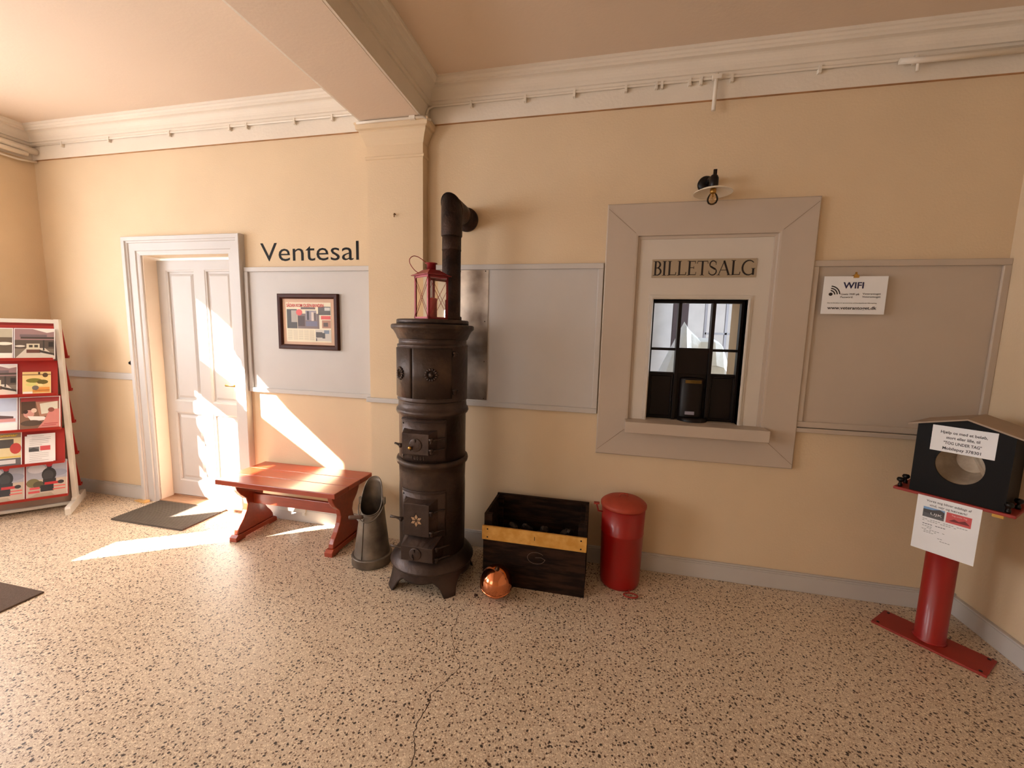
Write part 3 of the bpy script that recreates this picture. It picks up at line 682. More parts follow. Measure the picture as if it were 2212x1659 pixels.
# curved upper warming doors
def cpanel(b, r, a0, a1, z0, z1, th, m, n=16):
    """curved slab, angle 0 = facing -y, + = towards +x"""
    def P(rr, a, z): a = R(a); return (rr * math.sin(a), -rr * math.cos(a), z)
    pr = []
    for i in range(n + 1):
        a = a0 + (a1 - a0) * i / n; pr.append([b.bm.verts.new(P(rr, a, z)) for rr, z in ((r, z0), (r + th, z0 + .002), (r + th, z1 - .002), (r, z1))])
    for x, y in zip(pr, pr[1:]):
        for k in range(3): b.face([x[k], y[k], y[k + 1], x[k + 1]], m, k == 1)
    b.face(pr[0], m); b.face(pr[-1][::-1], m)
def onr(r, a, z): a = R(a); return Matrix.Translation((r * math.sin(a), -r * math.cos(a), z)) @ Matrix.Rotation(a, 4, 'Z') @ Matrix.Rotation(R(90), 4, 'X')
def rosette(b, mtx):
    b.lathe([(.020, 0), (.020, .003), (.012, .005), (.010, .012), (.011, .016), (.006, .020), (0, .021)], IRONW, mtx=mtx, n=20)
    for k in range(14):
        a = 2 * math.pi * k / 14
        b.lathe([(.0062, 0), (.0062, .005), (.003, .008), (0, .0085)], IRON, mtx=mtx @ Matrix.Rotation(a, 4, 'Z') @ Matrix.Translation((.029, 0, 0)) @ Matrix.Scale(1.5, 4, (1, 0, 0)), n=8)
for a0, a1, ra, nm in ((-9, 54, 21, 'upper_door'), (-72, -11, -36, 'upper_door')):
    t = B(); cpanel(t, .2035, a0, a1, 1.15, 1.43, .006, IRONW); d_ = t.out(nm, sv)
    t = B(); rosette(t, onr(.2095, ra, 1.287)); t.out('rosette_knob', d_)
def hinge(b, mtx):
    b.lathe([(.008, -.016), (.009, -.012), (.009, .0), (.013, .002), (.013, .012), (.009, .014)], IRON, mtx=mtx, n=12)
for z in (1.40, 1.19):
    t = B(); hinge(t, Matrix.Translation((.206 * math.sin(R(58)), -.206 * math.cos(R(58)), z))); cpanel(t, .204, 56, 66, z - .006, z + .006, .006, IRON, 4); t.out('hinge', sv)
# box doors
def boxdoor(nm, xc, hw, z0, z1, yf, chx, chz_t, chz_b, skirt_r=.2):
    d_ = B(); x0, x1 = xc - hw, xc + hw
    F = [(x0, yf, z0), (x1, yf, z0), (x1, yf, z1), (x0, yf, z1)]
    def yb(x): return -math.sqrt(max(.2 ** 2 - x * x, 0)) + .006
    X0, X1 = x0 - chx * .4, x1 + chx; Bk = [(X0, yb(X0), z0 - chz_b), (X1, yb(X1), z0 - chz_b), (X1, yb(X1), z1 + chz_t), (X0, yb(X0), z1 + chz_t)]
    mid = []
    fv = [d_.bm.verts.new(p) for p in F]
    def edgepts(A, Bp, n=6): return [Vector(A).lerp(Vector(Bp), i / n) for i in range(n + 1)]
    # back edges follow the drum
    def bk(p): return Vector((p.x, yb(p.x) if True else p.y, p.z))
    top = [d_.bm.verts.new(bk(p)) for p in edgepts(Bk[3], Bk[2])]; bot = [d_.bm.verts.new(bk(p)) for p in edgepts(Bk[0], Bk[1])]
    ft = [fv[3]] + [d_.bm.verts.new(p) for p in edgepts(F[3], F[2])[1:-1]] + [fv[2]]; fb = [fv[0]] + [d_.bm.verts.new(p) for p in edgepts(F[0], F[1])[1:-1]] + [fv[1]]
    for i in range(6):
        d_.face([fb[i], fb[i + 1], ft[i + 1], ft[i]], IRON); d_.face([ft[i], ft[i + 1], top[i + 1], top[i]], IRON); d_.face([bot[i], bot[i + 1], fb[i + 1], fb[i]], IRON)
    d_.face([fb[0], ft[0], top[0], bot[0]], IRON); d_.face([fb[-1], ft[-1], top[-1], bot[-1]], IRON)
    return d_.out(nm, sv, bev=.002)
def plate(z0, z1, a0=-36, a1=46):
    t = B(); cpanel(t, .197, a0, a1, z0, z1, .006, IRON, 20); cpanel(t, .203, a0 + 1.5, a1 - 1.5, z1 - .014, z1 - .006, .005, IRON, 20); t.out('door_plate', sv)
    for zz in (z1 - .03, z0 + .02):
        b = B(); b.lathe([(.005, 0), (.005, .003), (0, .004)], BLACK, mtx=onr(.203, a0 + 5, zz), n=8); b.out('bolt', sv)
plate(.795, 1.035); plate(.345, .62)
dA = boxdoor('fire_door', -.005, .079, .843, .960, -.232, .036, .022, .006)
dB = boxdoor('stoking_door', .0, .077, .368, .556, -.232, .036, .026, .004)
dC = boxdoor('ash_door', .012, .096, .228, .312, -.252, .024, .046, .006)
MF = lambda x, y, z: Matrix.Translation((x, y, z)) @ Matrix.Rotation(R(90), 4, 'X')
t = B(); t.lathe([(.038, 0), (.038, .003), (.034, .005), (.012, .006), (0, .006)], IRON, mtx=MF(-.002, -.232, .898), n=32)
t.box((-.006, -.245, .916), (.002, -.238, .932), IRONW); t.out('air_disc', dA)
t = B(); t.lathe([(.004, 0), (.004, .012), (.009, .016), (.011, .022), (.007, .028), (0, .03)], BRASS, mtx=MF(-.024, -.236, .886), n=16); t.tube([(-.024, -.240, .884), (-.028, -.244, .866)], .004, IRON, n=6); t.out('disc_knob', dA)
t = B(); t.lathe([(.036, 0), (.036, .003), (.032, .005), (.010, .006), (0, .006)], IRON, mtx=MF(.004, -.252, .272), n=32)
for x, z in ((0, .292), (-.01, .262), (-.006, .244)): t.box((x - .003, -.264, z - .008), (x + .003, -.258, z + .008), IRONW)
t.out('air_disc', dC)
t = B(); LT = mat('brass_mica', (176, 142, 110), .4, .3)
for k in range(6):
    a = R(90 + 60 * k); c_ = Vector((-.0, -.2338, .462)); d1 = Vector((math.cos(a), 0, math.sin(a))); d2 = Vector((-math.sin(a), 0, math.cos(a)))
    q = [c_ + d1 * .006, c_ + d1 * .022 + d2 * .010, c_ + d1 * .040, c_ + d1 * .022 - d2 * .010]
    t.face([p + Vector((-.0022, .0006, .0012)) for p in q], BLACK); t.face([c_ + (p - c_) * .92 + Vector((.0012, -.0004, -.0006)) for p in q], LT)
t.out('star_vent', dB)
for par, z, x in ((dA, .925, .085), (dA, .866, .085), (dB, .508, .088), (dB, .388, .088), (dC, .300, .118), (dC, .235, .118)):
    t = B(); hinge(t, Matrix.Translation((x, -.222, z))); t.tube([(x, -.222, z), (x + .03, -.19, z + .004), (x + .06, -.165, z + .008)], .005, IRON, n=6); t.out('hinge', par)
for par, z, L2 in ((dA, .895, .02), (dB, .462, .05), (dC, .285, .055)):
    t = B(); x0 = -.09 if par is not dC else -.086
    t.tube([(x0 + .01, -.215, z - .004), (x0 - .012, -.222, z - .006), (x0 - .02 - L2 * .3, -.225, z), (x0 - .02 - L2, -.228, z + .004)], [.008, .010, .006, .009 if L2 > .03 else .006], IRONW, n=8)
    t.lathe([(.0, -.012), (.008, -.01), (.011, 0), (.008, .010), (0, .012)], IRON, c=(x0 - .008, -.222, z - .01), n=10)
    t.out('latch', par)
t = B()
def ctext(b, s_, r, z, size, a_c, step, m):
    for i, ch in enumerate(s_):
        a = a_c + (i - (len(s_) - 1) / 2) * step; aa = R(a)
        Mt = Matrix.Translation((r * math.sin(aa), -r * math.cos(aa), z)) @ Matrix.Rotation(aa, 4, 'Z') @ Matrix.Rotation(R(90), 4, 'X')
        b.text(ch, 0, 0, size, m, Mt, align='CENTER', depth=.0015, bold=.0006)
ctext(t, '16051', .204, .806, .026, -1, 5.0, IRONW); t.out('cast_number', sv); t = B(); ctext(t, 'A.LANKEN', .201, .337, .030, 2, 5.6, IRONW); t.out('cast_lettering', sv)

# stove pipe
PX, PYp = -.925, -.285
pp = thing('stove_pipe', 'rusty dark stove pipe rising behind the lantern and elbowing into the wall', 'stove pipe', (PX, PYp, 1.59))
def ppo(b, nm, par=pp): o = b.out(nm, par); return o
t = B(); t.lathe([(.064, 0), (.064, .025), (.056, .03), (.056, .42), (.058, .42), (.058, .425), (.057, .43), (.057, .50)], PIPEM, n=36); t.out('lower_pipe', pp)
t = B(); t.lathe([(.058, .50), (.061, .502), (.061, .506), (.063, .508)], PIPEM, n=36)
# mitred elbow
n = 36; r0 = .063; yend = .16; zc = .672
A = []; Mi = []; Bk = []
for i in range(n):
    a = 2 * math.pi * i / n; x = r0 * math.cos(a); y = r0 * math.sin(a)
    A.append(t.bm.verts.new((x, y, .506))); Mi.append(t.bm.verts.new((x, y * 1.0, zc - y * 1.0)))
    Bk.append(t.bm.verts.new((x, yend, zc - y)))
for i in range(n):
    j = (i + 1) % n; t.face([A[i], A[j], Mi[j], Mi[i]], PIPEM, True); t.face([Mi[i], Mi[j], Bk[j], Bk[i]], PIPEM, True)
t.tube([Vector((r0 * 1.01 * math.cos(2 * math.pi * i / n), r0 * 1.01 * math.sin(2 * math.pi * i / n), zc - r0 * math.sin(2 * math.pi * i / n))) for i in range(n)], .0025, PIPEM, n=6, closed=True)
t.out('elbow', pp)
t = B(); t.lathe([(.058, .10), (.058, .255), (.074, .257), (.076, .270), (.076, .284), (.06, .284)], PIPEM, mtx=Matrix.Translation((0, 0, zc)) @ Matrix.Rotation(R(-90), 4, 'X'), n=36); t.out('wall_sleeve', pp)

# ---------------------------------------------------------------- lantern
ln = thing('lantern', 'small red metal lantern with crossed wire panes standing on the stove top', 'lantern', (-.975, -.47, 1.5905), R(58.6))
hh = .068; H0, H1 = 0, .245
LR = mat('lantern_red', (140, 36, 40), .38, .3, var=.06)
t = B(); t.box((-hh, -hh, 0), (hh, hh, .006), LR)
for sx in (-1, 1):
    for sy in (-1, 1):
        x, y = sx * hh, sy * hh; t.box((x, y, 0), (x - sx * .013, y - sy * .002, H1), LR); t.box((x, y, 0), (x - sx * .002, y - sy * .013, H1), LR)
for s in (-1, 1):
    for z in (0, H1 - .014):
        t.box((-hh, s * hh, z), (hh, s * (hh - .002), z + .014), LR); t.box((s * hh, -hh, z), (s * (hh - .002), hh, z + .014), LR)
t.out('cage', ln)
t = B()
def ring4(r, z): return [t.bm.verts.new((sx * r, sy * r, z)) for sx, sy in ((-1, -1), (1, -1), (1, 1), (-1, 1))]
rs = [ring4(*q) for q in ((.082, .243), (.082, .246), (.066, .254), (.036, .276), (.034, .277))]
for a, b in zip(rs, rs[1:]):
    for i in range(4): t.face([a[i], a[(i + 1) % 4], b[(i + 1) % 4], b[i]], LR)
t.face(rs[0][::-1], LR); t.face(rs[-1], LR)
t.out('roof', ln)
t = B(); t.lathe([(.026, .275), (.026, .31), (.034, .312), (.034, .316), (0, .318)], LR, n=24); t.out('chimney', ln)
t = B(); LM = (Matrix.Translation((-.975, -.47, 1.5905)) @ Matrix.Rotation(R(58.6), 4, 'Z')).inverted()
hp = [(-0.9984, -0.46, 1.8969), (-1.0175, -0.48, 1.9192), (-1.0466, -0.49, 1.9381), (-1.0699, -0.5, 1.9417), (-1.0847, -0.51, 1.9275), (-1.089, -0.51, 1.9124), (-1.0821, -0.51, 1.892), (-1.0593, -0.505, 1.8622), (-1.028, -0.5, 1.8424)]
hw = [Vector((x, y, z)) for x, y, z in hp]; pts = []
for i in range(len(hw) - 1):
    p0, p1, p2, p3 = hw[max(i - 1, 0)], hw[i], hw[i + 1], hw[min(i + 2, len(hw) - 1)]
    for k in range(4):
        q = k / 4; pts.append(LM @ (.5 * ((2 * p1) + (p2 - p0) * q + (2 * p0 - 5 * p1 + 4 * p2 - p3) * q * q + (3 * p1 - p0 - 3 * p2 + p3) * q ** 3)))
pts.append(LM @ hw[-1])
t.tube(pts, .0022, LR, n=6); t.out('handle', ln)
t = B()
for s in (-1, 1):
    for q in (0, 1):
        for d in (-1, 1):
            a = Vector((-hh, s * (hh + .001), .01 if d > 0 else H1 - .01)); b = Vector((hh, s * (hh + .001), H1 - .01 if d > 0 else .01))
            if q: a = Vector((a.y, a.x, a.z)); b = Vector((b.y, b.x, b.z))
            t.tube([a, b], .0014, LR, n=5)
t.out('pane_wires', ln)
for s in (-1, 1):
    g = B(); yy = s * (hh - .004); g.face([(-hh + .004, yy, .01), (hh - .004, yy, .01), (hh - .004, yy, H1 - .01), (-hh + .004, yy, H1 - .01)], GLASS); g.out('pane', ln)
    g = B(); g.face([(yy, -hh + .006, .01), (yy, hh - .006, .01), (yy, hh - .006, H1 - .01), (yy, -hh + .006, H1 - .01)], GLASS); g.out('pane', ln)
cd = B(); cd.lathe([(.030, 1.597), (.030, 1.708), (.027, 1.712), (.008, 1.709), (0, 1.709)], mat('red_wax', (156, 30, 28), .5), c=(-.970, -.475, 0), n=28); cd.tube([(-.970, -.475, 1.709), (-.970, -.475, 1.72)], .0015, BLACK, n=5)
tag(cd.out('candle'), 'dark red pillar candle inside the red lantern', 'candle')

# ---------------------------------------------------------------- coal scuttle
sc = thing('coal_scuttle', 'tall galvanised coal scuttle with slanted mouth standing between bench and stove', 'coal scuttle', (-1.435, -.375, 0), R(12))
t = B(); n = 56; rows_ = 16; rings = []
def sc_r(z): return .122 - .070 * (z / .56) ** .95
for j in range(rows_ + 1):
    v_ = j / rows_; ring = []
    for i in range(n):
        a = 2 * math.pi * i / n; front = (1 - math.sin(a)) / 2       # 1 at -y
        top = .565 - .235 * (front ** .8 if front > 0 else 0)
        top = .565 - .24 * (1 / (1 + math.exp(-(front - .50) * 5.5)))
        z = .03 + (top - .03) * v_; r = sc_r(z)
        ring.append(t.bm.verts.new((r * math.cos(a), r * math.sin(a) + .03 * (z / .56), z)))
    rings.append(ring)
for a, b in zip(rings, rings[1:]):
    for i in range(n): t.face([a[i], a[(i + 1) % n], b[(i + 1) % n], b[i]], GALV, True)
t.face(rings[0][::-1], GALV)
rim = [v.co.copy() for v in rings[-1]]
o = t.out('body', sc); md = o.modifiers.new('s', 'SOLIDIFY'); md.thickness = .003; md.offset = -1
t = B(); t.tube(rim, .0035, GALV, n=6, closed=True); t.out('rolled_rim', sc)
t = B(); t.lathe([(.124, 0), (.128, .004), (.126, .052), (.129, .056), (.127, .06), (.121, .062)], GALV, n=56); t.out('base_band', sc)
t = B(); t.tube([(-.03, -sc_r(z) * .97 + .03 * (z / .56), z) for z in (.06, .15, .25, .315)], .003, GALV, n=6); t.out('seam', sc)
t = B(); zp = .40; rp = sc_r(zp) + .006; yo = .03 * zp / .56
t.bm.free()
for s in (-1, 1): t = B(); t.box((s * rp - .008, yo - .012, zp - .015), (s * rp + .008, yo + .012, zp + .03), GALV); t.out('handle_ear', sc)
t = B(); pts = []
for i in range(25):
    a = math.pi * i / 24; pts.append((math.cos(a) * (rp + .006), yo - math.sin(a) * .115, zp - math.sin(a) * .095))
t.tube(pts, .0035, GALV, n=8); hn = t.out('bail_handle', sc)
t = B(); gp = Vector(pts[9]).lerp(Vector(pts[15]), .5)
t.lathe([(.0, -.045), (.011, -.044), (.013, -.03), (.012, 0), (.013, .03), (.011, .044), (0, .045)], mat('grip_wood', (86, 62, 50), .5), mtx=Matrix.Translation((-.062, -.10, .345)) @ Matrix.Rotation(R(8), 4, 'Z') @ Matrix.Rotation(R(90), 4, 'Y'), n=16); t.out('wooden_grip', hn)

# ---------------------------------------------------------------- bench
bn = thing('bench', 'low red-brown wooden bench with scrolled trestle legs under the Ventesal panel', 'bench', (-2.12, -.23, 0))
BT = .468; bx0, bx1, by0, by1 = -.462, .478, -.232, .208
t = B()
for k in range(3):
    a = by0 + (by1 - by0) * k / 3; b = by0 + (by1 - by0) * (k + 1) / 3 - (.0012 if k < 2 else 0); t.box((bx0, a, BT - .036), (bx1, b, BT), REDW)
t.out('seat_board', bn, bev=.004)
def leg_poly():
    half = [(.175, BT - .036), (.178, BT - .058), (.160, BT - .066), (.150, BT - .10), (.120, BT - .145), (.078, BT - .185), (.066, BT - .23), (.078, BT - .275), (.110, .140), (.140, .105), (.158, .075), (.163, .045)]
    return half + [(-a, b) for a, b in half[::-1]]
for xc in (-.385, .385):
    t = B(); t.prism(leg_poly(), 0, xc - .019, xc + .019, REDW); lg = t.out('trestle_leg', bn, bev=.005)
    t = B(); t.prism([(-.19, 0), (-.115, 0), (-.105, .012), (.105, .012), (.115, 0), (.185, 0), (.185, .03), (.165, .045), (-.17, .045), (-.19, .03)], 0, xc - .03, xc + .03, REDW); t.out('foot', lg, bev=.003)
t = B(); t.box((-.366, -.02, .225), (.366, .008, .300), REDW); t.out('stretcher', bn, bev=.003)
t = B(); t.box((-.35, .10, BT - .056), (.35, .13, BT - .036), REDW); t.out('batten', bn)
# torn wallpaper scrap / bracket on skirting behind the bench
t = B(); t.box((-2.46, -.034, .085), (-2.22, -.022, .135), WHITE); t.box((-2.25, -.036, .06), (-2.225, -.022, .09), WHITE)
tag(t.out('cable_cover'), 'short white cover fixed along the skirting under the bench', 'cable cover')

# ---------------------------------------------------------------- coal crate
bxx = thing('coal_crate', 'dark wooden crate of coal with a yellow front board beside the stove', 'crate', (-.348, -.245, 0))
hx, hy = .308, .175
t = B()
for k, (z0, z1) in enumerate(((.0, .14), (.142, .285))): t.box((-hx, -hy, z0), (hx, -hy + .018, z1), DWOOD)
t.box((-hx, -hy, .287), (hx, -hy + .016, .368), DWOOD)
for z0, z1 in ((.0, .15), (.152, .30), (.302, .445)): t.box((-hx, hy - .018, z0), (hx, hy, z1), DWOOD)
for s in (-1, 1):
    for z0, z1 in ((.0, .15), (.152, .30), (.302, .438)): t.box((s * hx, -hy + .018, z0), (s * (hx - .018), hy - .018, z1), DWOOD)
t.box((-hx + .018, -hy + .018, .02), (hx - .018, hy - .018, .038), DWOOD)
for sx in (-1, 1):
    for sy in (-1, 1): t.box((sx * (hx - .018), sy * (hy - .018), .04), (sx * (hx - .05), sy * (hy - .05), .425 if sy > 0 else .435), DWOOD)
crate = t.out('crate_body', bxx, bev=.002)
t = B(); t.box((-hx - .004, -hy - .014, .288), (hx + .002, -hy, .372), YEL)
for sx in (-1, 1):
    for z in (.305, .355): t.lathe([(.005, 0), (.005, .001), (0, .002)], BLACK, mtx=Matrix.Translation((sx * (hx - .03), -hy - .014, z)) @ Matrix.Rotation(R(90), 4, 'X'), n=8)
t.text('1', .0, .320, .034, BLACK, MX(0, -hy - .0146, 0), width=None)
o = t.out('front_board', bxx, bev=.001); o['label'] = 'yellow painted front board with the number 1'
t = B(); pts = []
for i in range(26):
    a = R(40 + i * 12.5); pts.append((.02 + .052 * math.cos(a), -hy - .0008, .205 + .036 * math.sin(a)))
pts += [(.075, -hy - .0008, .200), (.05, -hy - .0008, .212), (.015, -hy - .0008, .208)]
CH = mat('chalk', (118, 100, 88), .9)
for a, b in zip(pts, pts[1:]):
    a, b = Vector(a), Vector(b); d = (b - a).normalized(); nn = Vector((-d.z, 0, d.x)) * .0009
    t.face([a - nn, b - nn, b + nn, a + nn], CH)
t.out('chalk_mark', crate)
def lump(name, loc, r, par=None):
    b = B(); bmesh.ops.create_icosphere(b.bm, subdivisions=2, radius=r)
    sx, sy, sz = random.uniform(.8, 1.4), random.uniform(.8, 1.2), random.uniform(.6, .9)
    ph = [random.uniform(0, 6) for _ in range(6)]
    for v in b.bm.verts:
        p = v.co; k = 1 + .16 * math.sin(p.x / r * 3 + ph[0]) + .14 * math.sin(p.y / r * 3.3 + ph[1]) + .14 * math.sin(p.z / r * 2.7 + ph[2]) + random.uniform(-.07, .07)
        v.co = Vector((p.x * sx, p.y * sy, p.z * sz)) * k
    b.mi(COAL); o = b.out(name); o.location = loc; o.rotation_euler = (random.uniform(0, 6), random.uniform(0, 6), random.uniform(0, 6)); return o
coals = []
protos = []
for layer, (z, nx, ny, rr) in enumerate(((.082, 6, 3, .034), (.150, 6, 3, .034), (.214, 5, 3, .036), (.276, 4, 2, .038))):
    for i in range(nx):
        for j in range(ny):
            x = -.348 + (-.215 + .43 * (i + .5 * (layer % 2) * .6) / (nx - 1 + .3)); y = -.245 + (-.085 + .17 * j / (ny - 1)) + random.uniform(-.006, .006)
            if layer == 3: x = -.348 + (-.17 + .34 * i / 3) + random.uniform(-.03, .03); y = -.245 + random.choice((-.06, .0, .06)) if j else -.20
            if len(protos) < 7:
                o = lump('coal_lump', (x, y, z), rr); protos.append(o)
            else:
                p = random.choice(protos); o = p.copy(); COL.objects.link(o); o.location = (x, y, z); o.rotation_euler = (random.uniform(0, 6), random.uniform(0, 6), random.uniform(0, 6)); s_ = random.uniform(.85, 1.05); o.scale = (s_, s_, s_)
            tag(o, 'black lump of coal in the dark wooden crate', 'coal', 'coal lumps in the crate')

# ---------------------------------------------------------------- red can
cn = thing('pedal_bin', 'tall red metal bin with a faded red domed lid standing right of the crate', 'bin', (.168, -.185, 0))
t = B(); t.lathe([(.0, .004), (.112, .0), (.116, .004), (.118, .02), (.120, .03), (.1255, .33), (.128, .334), (.1275, .342), (.126, .345), (.1305, .505)], REDM, n=56); t.out('body', cn)
t = B(); t.lathe([(.134, .494), (.1365, .498), (.1365, .512), (.130, .520), (.11, .534), (.075, .546), (.035, .552), (0, .553)], LIDR, n=56); ld = t.out('lid', cn)
t = B(); t.tube([(-.028, -.008, .548), (-.024, -.008, .566), (-.005, -.004, .572), (.018, .002, .568), (.024, .004, .548)], .004, LIDR, n=8); t.out('lid_handle', ld)
t = B(); t.tube([(-.119, -.035, .455), (-.150, -.046, .462), (-.160, -.049, .500), (-.160, -.049, .515)], .005, REDM2, n=8); t.box((-.178, -.062, .508), (-.145, -.038, .516), REDM2); t.out('side_hinge', cn)
t = B(); pts = [(.06 + .040 * math.cos(R(a)), -.142 + .022 * math.sin(R(a)) - .01, .010) for a in range(0, 360, 15)]
t.tube(pts, .0045, REDM2, n=6, closed=True); t.tube([(.055, -.10, .012), (.052, -.13, .010)], .004, REDM2, n=6); t.out('pedal', cn)

# ---------------------------------------------------------------- copper float ball
bl = thing('copper_ball', 'polished copper float ball lying on the floor in front of the crate', 'ball', (-.540, -.535, .095))
RB = .093
t = B(); t.lathe([(RB * math.sin(R(a)), -RB * math.cos(R(a))) for a in range(0, 181, 5)], COPPER, n=48); bo = t.out('float_shell', bl); bo.rotation_euler = (R(14), R(6), 0)
t = B(); t.lathe([(RB, -.034), (RB * .998 + .001, -.036), (RB * .945 + .0035, -.032), (RB * .945 + .0035, -.028), (RB * .94, -.024)], COPPER, n=48); t.bm.free()
t = B(); rr = math.sqrt(RB ** 2 - .022 ** 2); t.lathe([(rr - .002, -.028), (rr + .0035, -.026), (rr + .0035, -.018), (rr - .002, -.016)], COPPER, n=48); o = t.out('seam_ring', bl); o.rotation_euler = (R(14), R(6), 0)
t = B(); t.lathe([(.014, RB - .004), (.014, RB + .004), (.007, RB + .006), (.007, RB + .016), (0, RB + .017)], mat('dark_brass', (70, 46, 30), .4, .8), n=16); o = t.out('boss', bl); o.rotation_euler = (R(14), R(6), 0)
# small pebbles / coins on the floor near stove
for k, (x, y, r) in enumerate(((-.655, -.555, .011), (-1.215, -.50, .010))):
    t = B(); t.lathe([(0, 0), (r, 0), (r, .003), (0, .004)], mat('dark_spot' if k == 0 else 'grey_disc', (60, 34, 26) if k == 0 else (150, 130, 112), .6), c=(x, y, 0), n=16)
    tag(t.out('bottle_cap'), ('small dark round cap on the floor between stove and copper ball', 'small pale round cap on the floor left of the stove')[k], 'cap')

# ---------------------------------------------------------------- donation box on red stand
sdn = thing('collection_stand', 'red steel pedestal with T base and shelf carrying the black house-shaped collection box', 'stand', (1.725, -.315, 0), math.atan2(-.732, .682))
# local axes: +x = u (right/near), -y = towards room
t = B(); t.box((-.213, -.100, 0), (.213, .085, .012), REDM2)
t.out('base_plate', sdn, bev=.003)
for sx, sy in ((-.19, -.08), (-.19, .065), (.19, -.08), (.19, .065)):
    b_ = B(); b_.lathe([(.007, .012), (.007, .014), (0, .015)], BLACK, c=(sx, sy, 0), n=10); b_.out('screw', sdn)
t = B(); t.lathe([(.064, .012), (.066, .014), (.062, .018), (.0595, .022), (.0595, .785)], REDM, c=(-.006, 0, 0), n=48); t.out('post', sdn)
t = B(); t.box((-.185, -.155, .784), (.222, .155, .798), REDM2); sh = t.out('shelf_plate', sdn, bev=.003)
for sx, sy in ((-.165, -.135), (-.170, -.045), (.205, -.02), (.195, -.135)):
    t = B(); t.lathe([(.009, .796), (.009, .812), (.006, .815), (.006, .822), (.014, .828), (.016, .836), (.012, .844), (0, .847)], BLACK, c=(sx, sy, 0), n=16); t.out('thumb_screw', sh)
t = B(); t.box((.150, -.13, .765), (.185, -.11, .785), BRASS); t.out('brass_catch', sh)
cb = thing('collection_box', 'black house-shaped collection box with round opening on the red stand', 'collection box', (1.725, -.315, .798), math.atan2(-.732, .682))
BXM = mat('box_black', (13, 8, 7), .5, var=.15, scale=10, spec=.15); ax0, ax1, ayf, ayb = -.128, .186, -.142, .10; ze = .338; za = .382; xm = .040
# front panel with hole
t = B(); hc = (.030, .165); hr = (.082, .088); N_ = 48
outer = [(ax0, 0), (ax1, 0), (ax1, ze), (xm, za), (ax0, ze)]
def ray_out(a):
    d = Vector((math.cos(a), math.sin(a))); best = None
    for p, q in zip(outer, outer[1:] + outer[:1]):
        p = Vector(p) - Vector(hc); q = Vector(q) - Vector(hc); e = q - p; den = d.x * e.y - d.y * e.x
        if abs(den) < 1e-9: continue
        tt = (p.x * e.y - p.y * e.x) / den; ss = (p.x * d.y - p.y * d.x) / den
        if tt > 0 and -1e-6 <= ss <= 1 + 1e-6 and (best is None or tt < best): best = tt
    return d * best + Vector(hc)
angs = sorted([2 * math.pi * i / N_ for i in range(N_)] + [math.atan2(p[1] - hc[1], p[0] - hc[0]) % (2 * math.pi) for p in outer])
In = []; Ou = []; In2 = []; Ou2 = []
for a in angs:
    p = Vector((hc[0] + hr[0] * math.cos(a), hc[1] + hr[1] * math.sin(a))); q = ray_out(a)
    In.append(t.bm.verts.new((p.x, ayf, p.y))); Ou.append(t.bm.verts.new((q.x, ayf, q.y))); In2.append(t.bm.verts.new((p.x, ayf + .012, p.y))); Ou2.append(t.bm.verts.new((q.x, ayf + .012, q.y)))
K = len(angs)
for i in range(K):
    j = (i + 1) % K
    t.face([In[i], In[j], Ou[j], Ou[i]], BXM); t.face([In2[i], In2[j], Ou2[j], Ou2[i]], BXM); t.face([In[i], In[j], In2[j], In2[i]], BXM); t.face([Ou[i], Ou[j], Ou2[j], Ou2[i]], BXM)
# sides, back, bottom
t.box((ax0, ayf + .012, 0), (ax0 + .012, ayb, ze - .004), BXM); t.box((ax1 - .012, ayf + .012, 0), (ax1, ayb, ze - .004), BXM)
t.box((ax0 + .012, ayf + .012, 0), (ax1 - .012, ayb, .010), BXM)
t.prism([(ax0 + .012, .01), (ax1 - .012, .01), (ax1 - .012, ze - .004), (xm, za - .004), (ax0 + .012, ze - .004)], 1, ayb - .012, ayb, BXM)
t.out('box_body', cb)
# pale inner liner
t = B(); LN = patchy('liner_zinc', (176, 156, 134), (206, 190, 168), .5, .2, 12)
NL = 32; A = []; Bq = []
for i in range(NL):
    a = 2 * math.pi * i / NL
    A.append(t.bm.verts.new((hc[0] + (hr[0] + .014) * math.cos(a), ayf + .014, hc[1] + (hr[1] + .014) * math.sin(a)))); Bq.append(t.bm.verts.new((hc[0] + .012 + .055 * math.cos(a), ayb - .09, hc[1] + .01 + .06 * math.sin(a))))
for i in range(NL): t.face([A[i], A[(i + 1) % NL], Bq[(i + 1) % NL], Bq[i]], LN, False)
t.face(Bq, LN)
t.face([(hc[0] - .02, ayb - .11, hc[1] + .10), (hc[0] + .085, ayf + .03, hc[1] - .06), (hc[0] + .09, ayf + .03, hc[1] - .04), (hc[0] + .0, ayb - .11, hc[1] + .10)], LN)
t.out('inner_funnel', cb)
t = B(); RF = mat('roof_zinc', (158, 136, 116), .6, 0)
for s in (-1, 1):
    xe = ax0 - .030 if s < 0 else ax1 + .045; zd = ze - .008 if s < 0 else ze - .016
    zz0 = za + .002
    t.prism([(xm, zz0), (xm, zz0 + .007), (xe, zd + .007), (xe, zd)], 1, ayf - .028, ayb + .03, RF)
t.out('roof', cb)
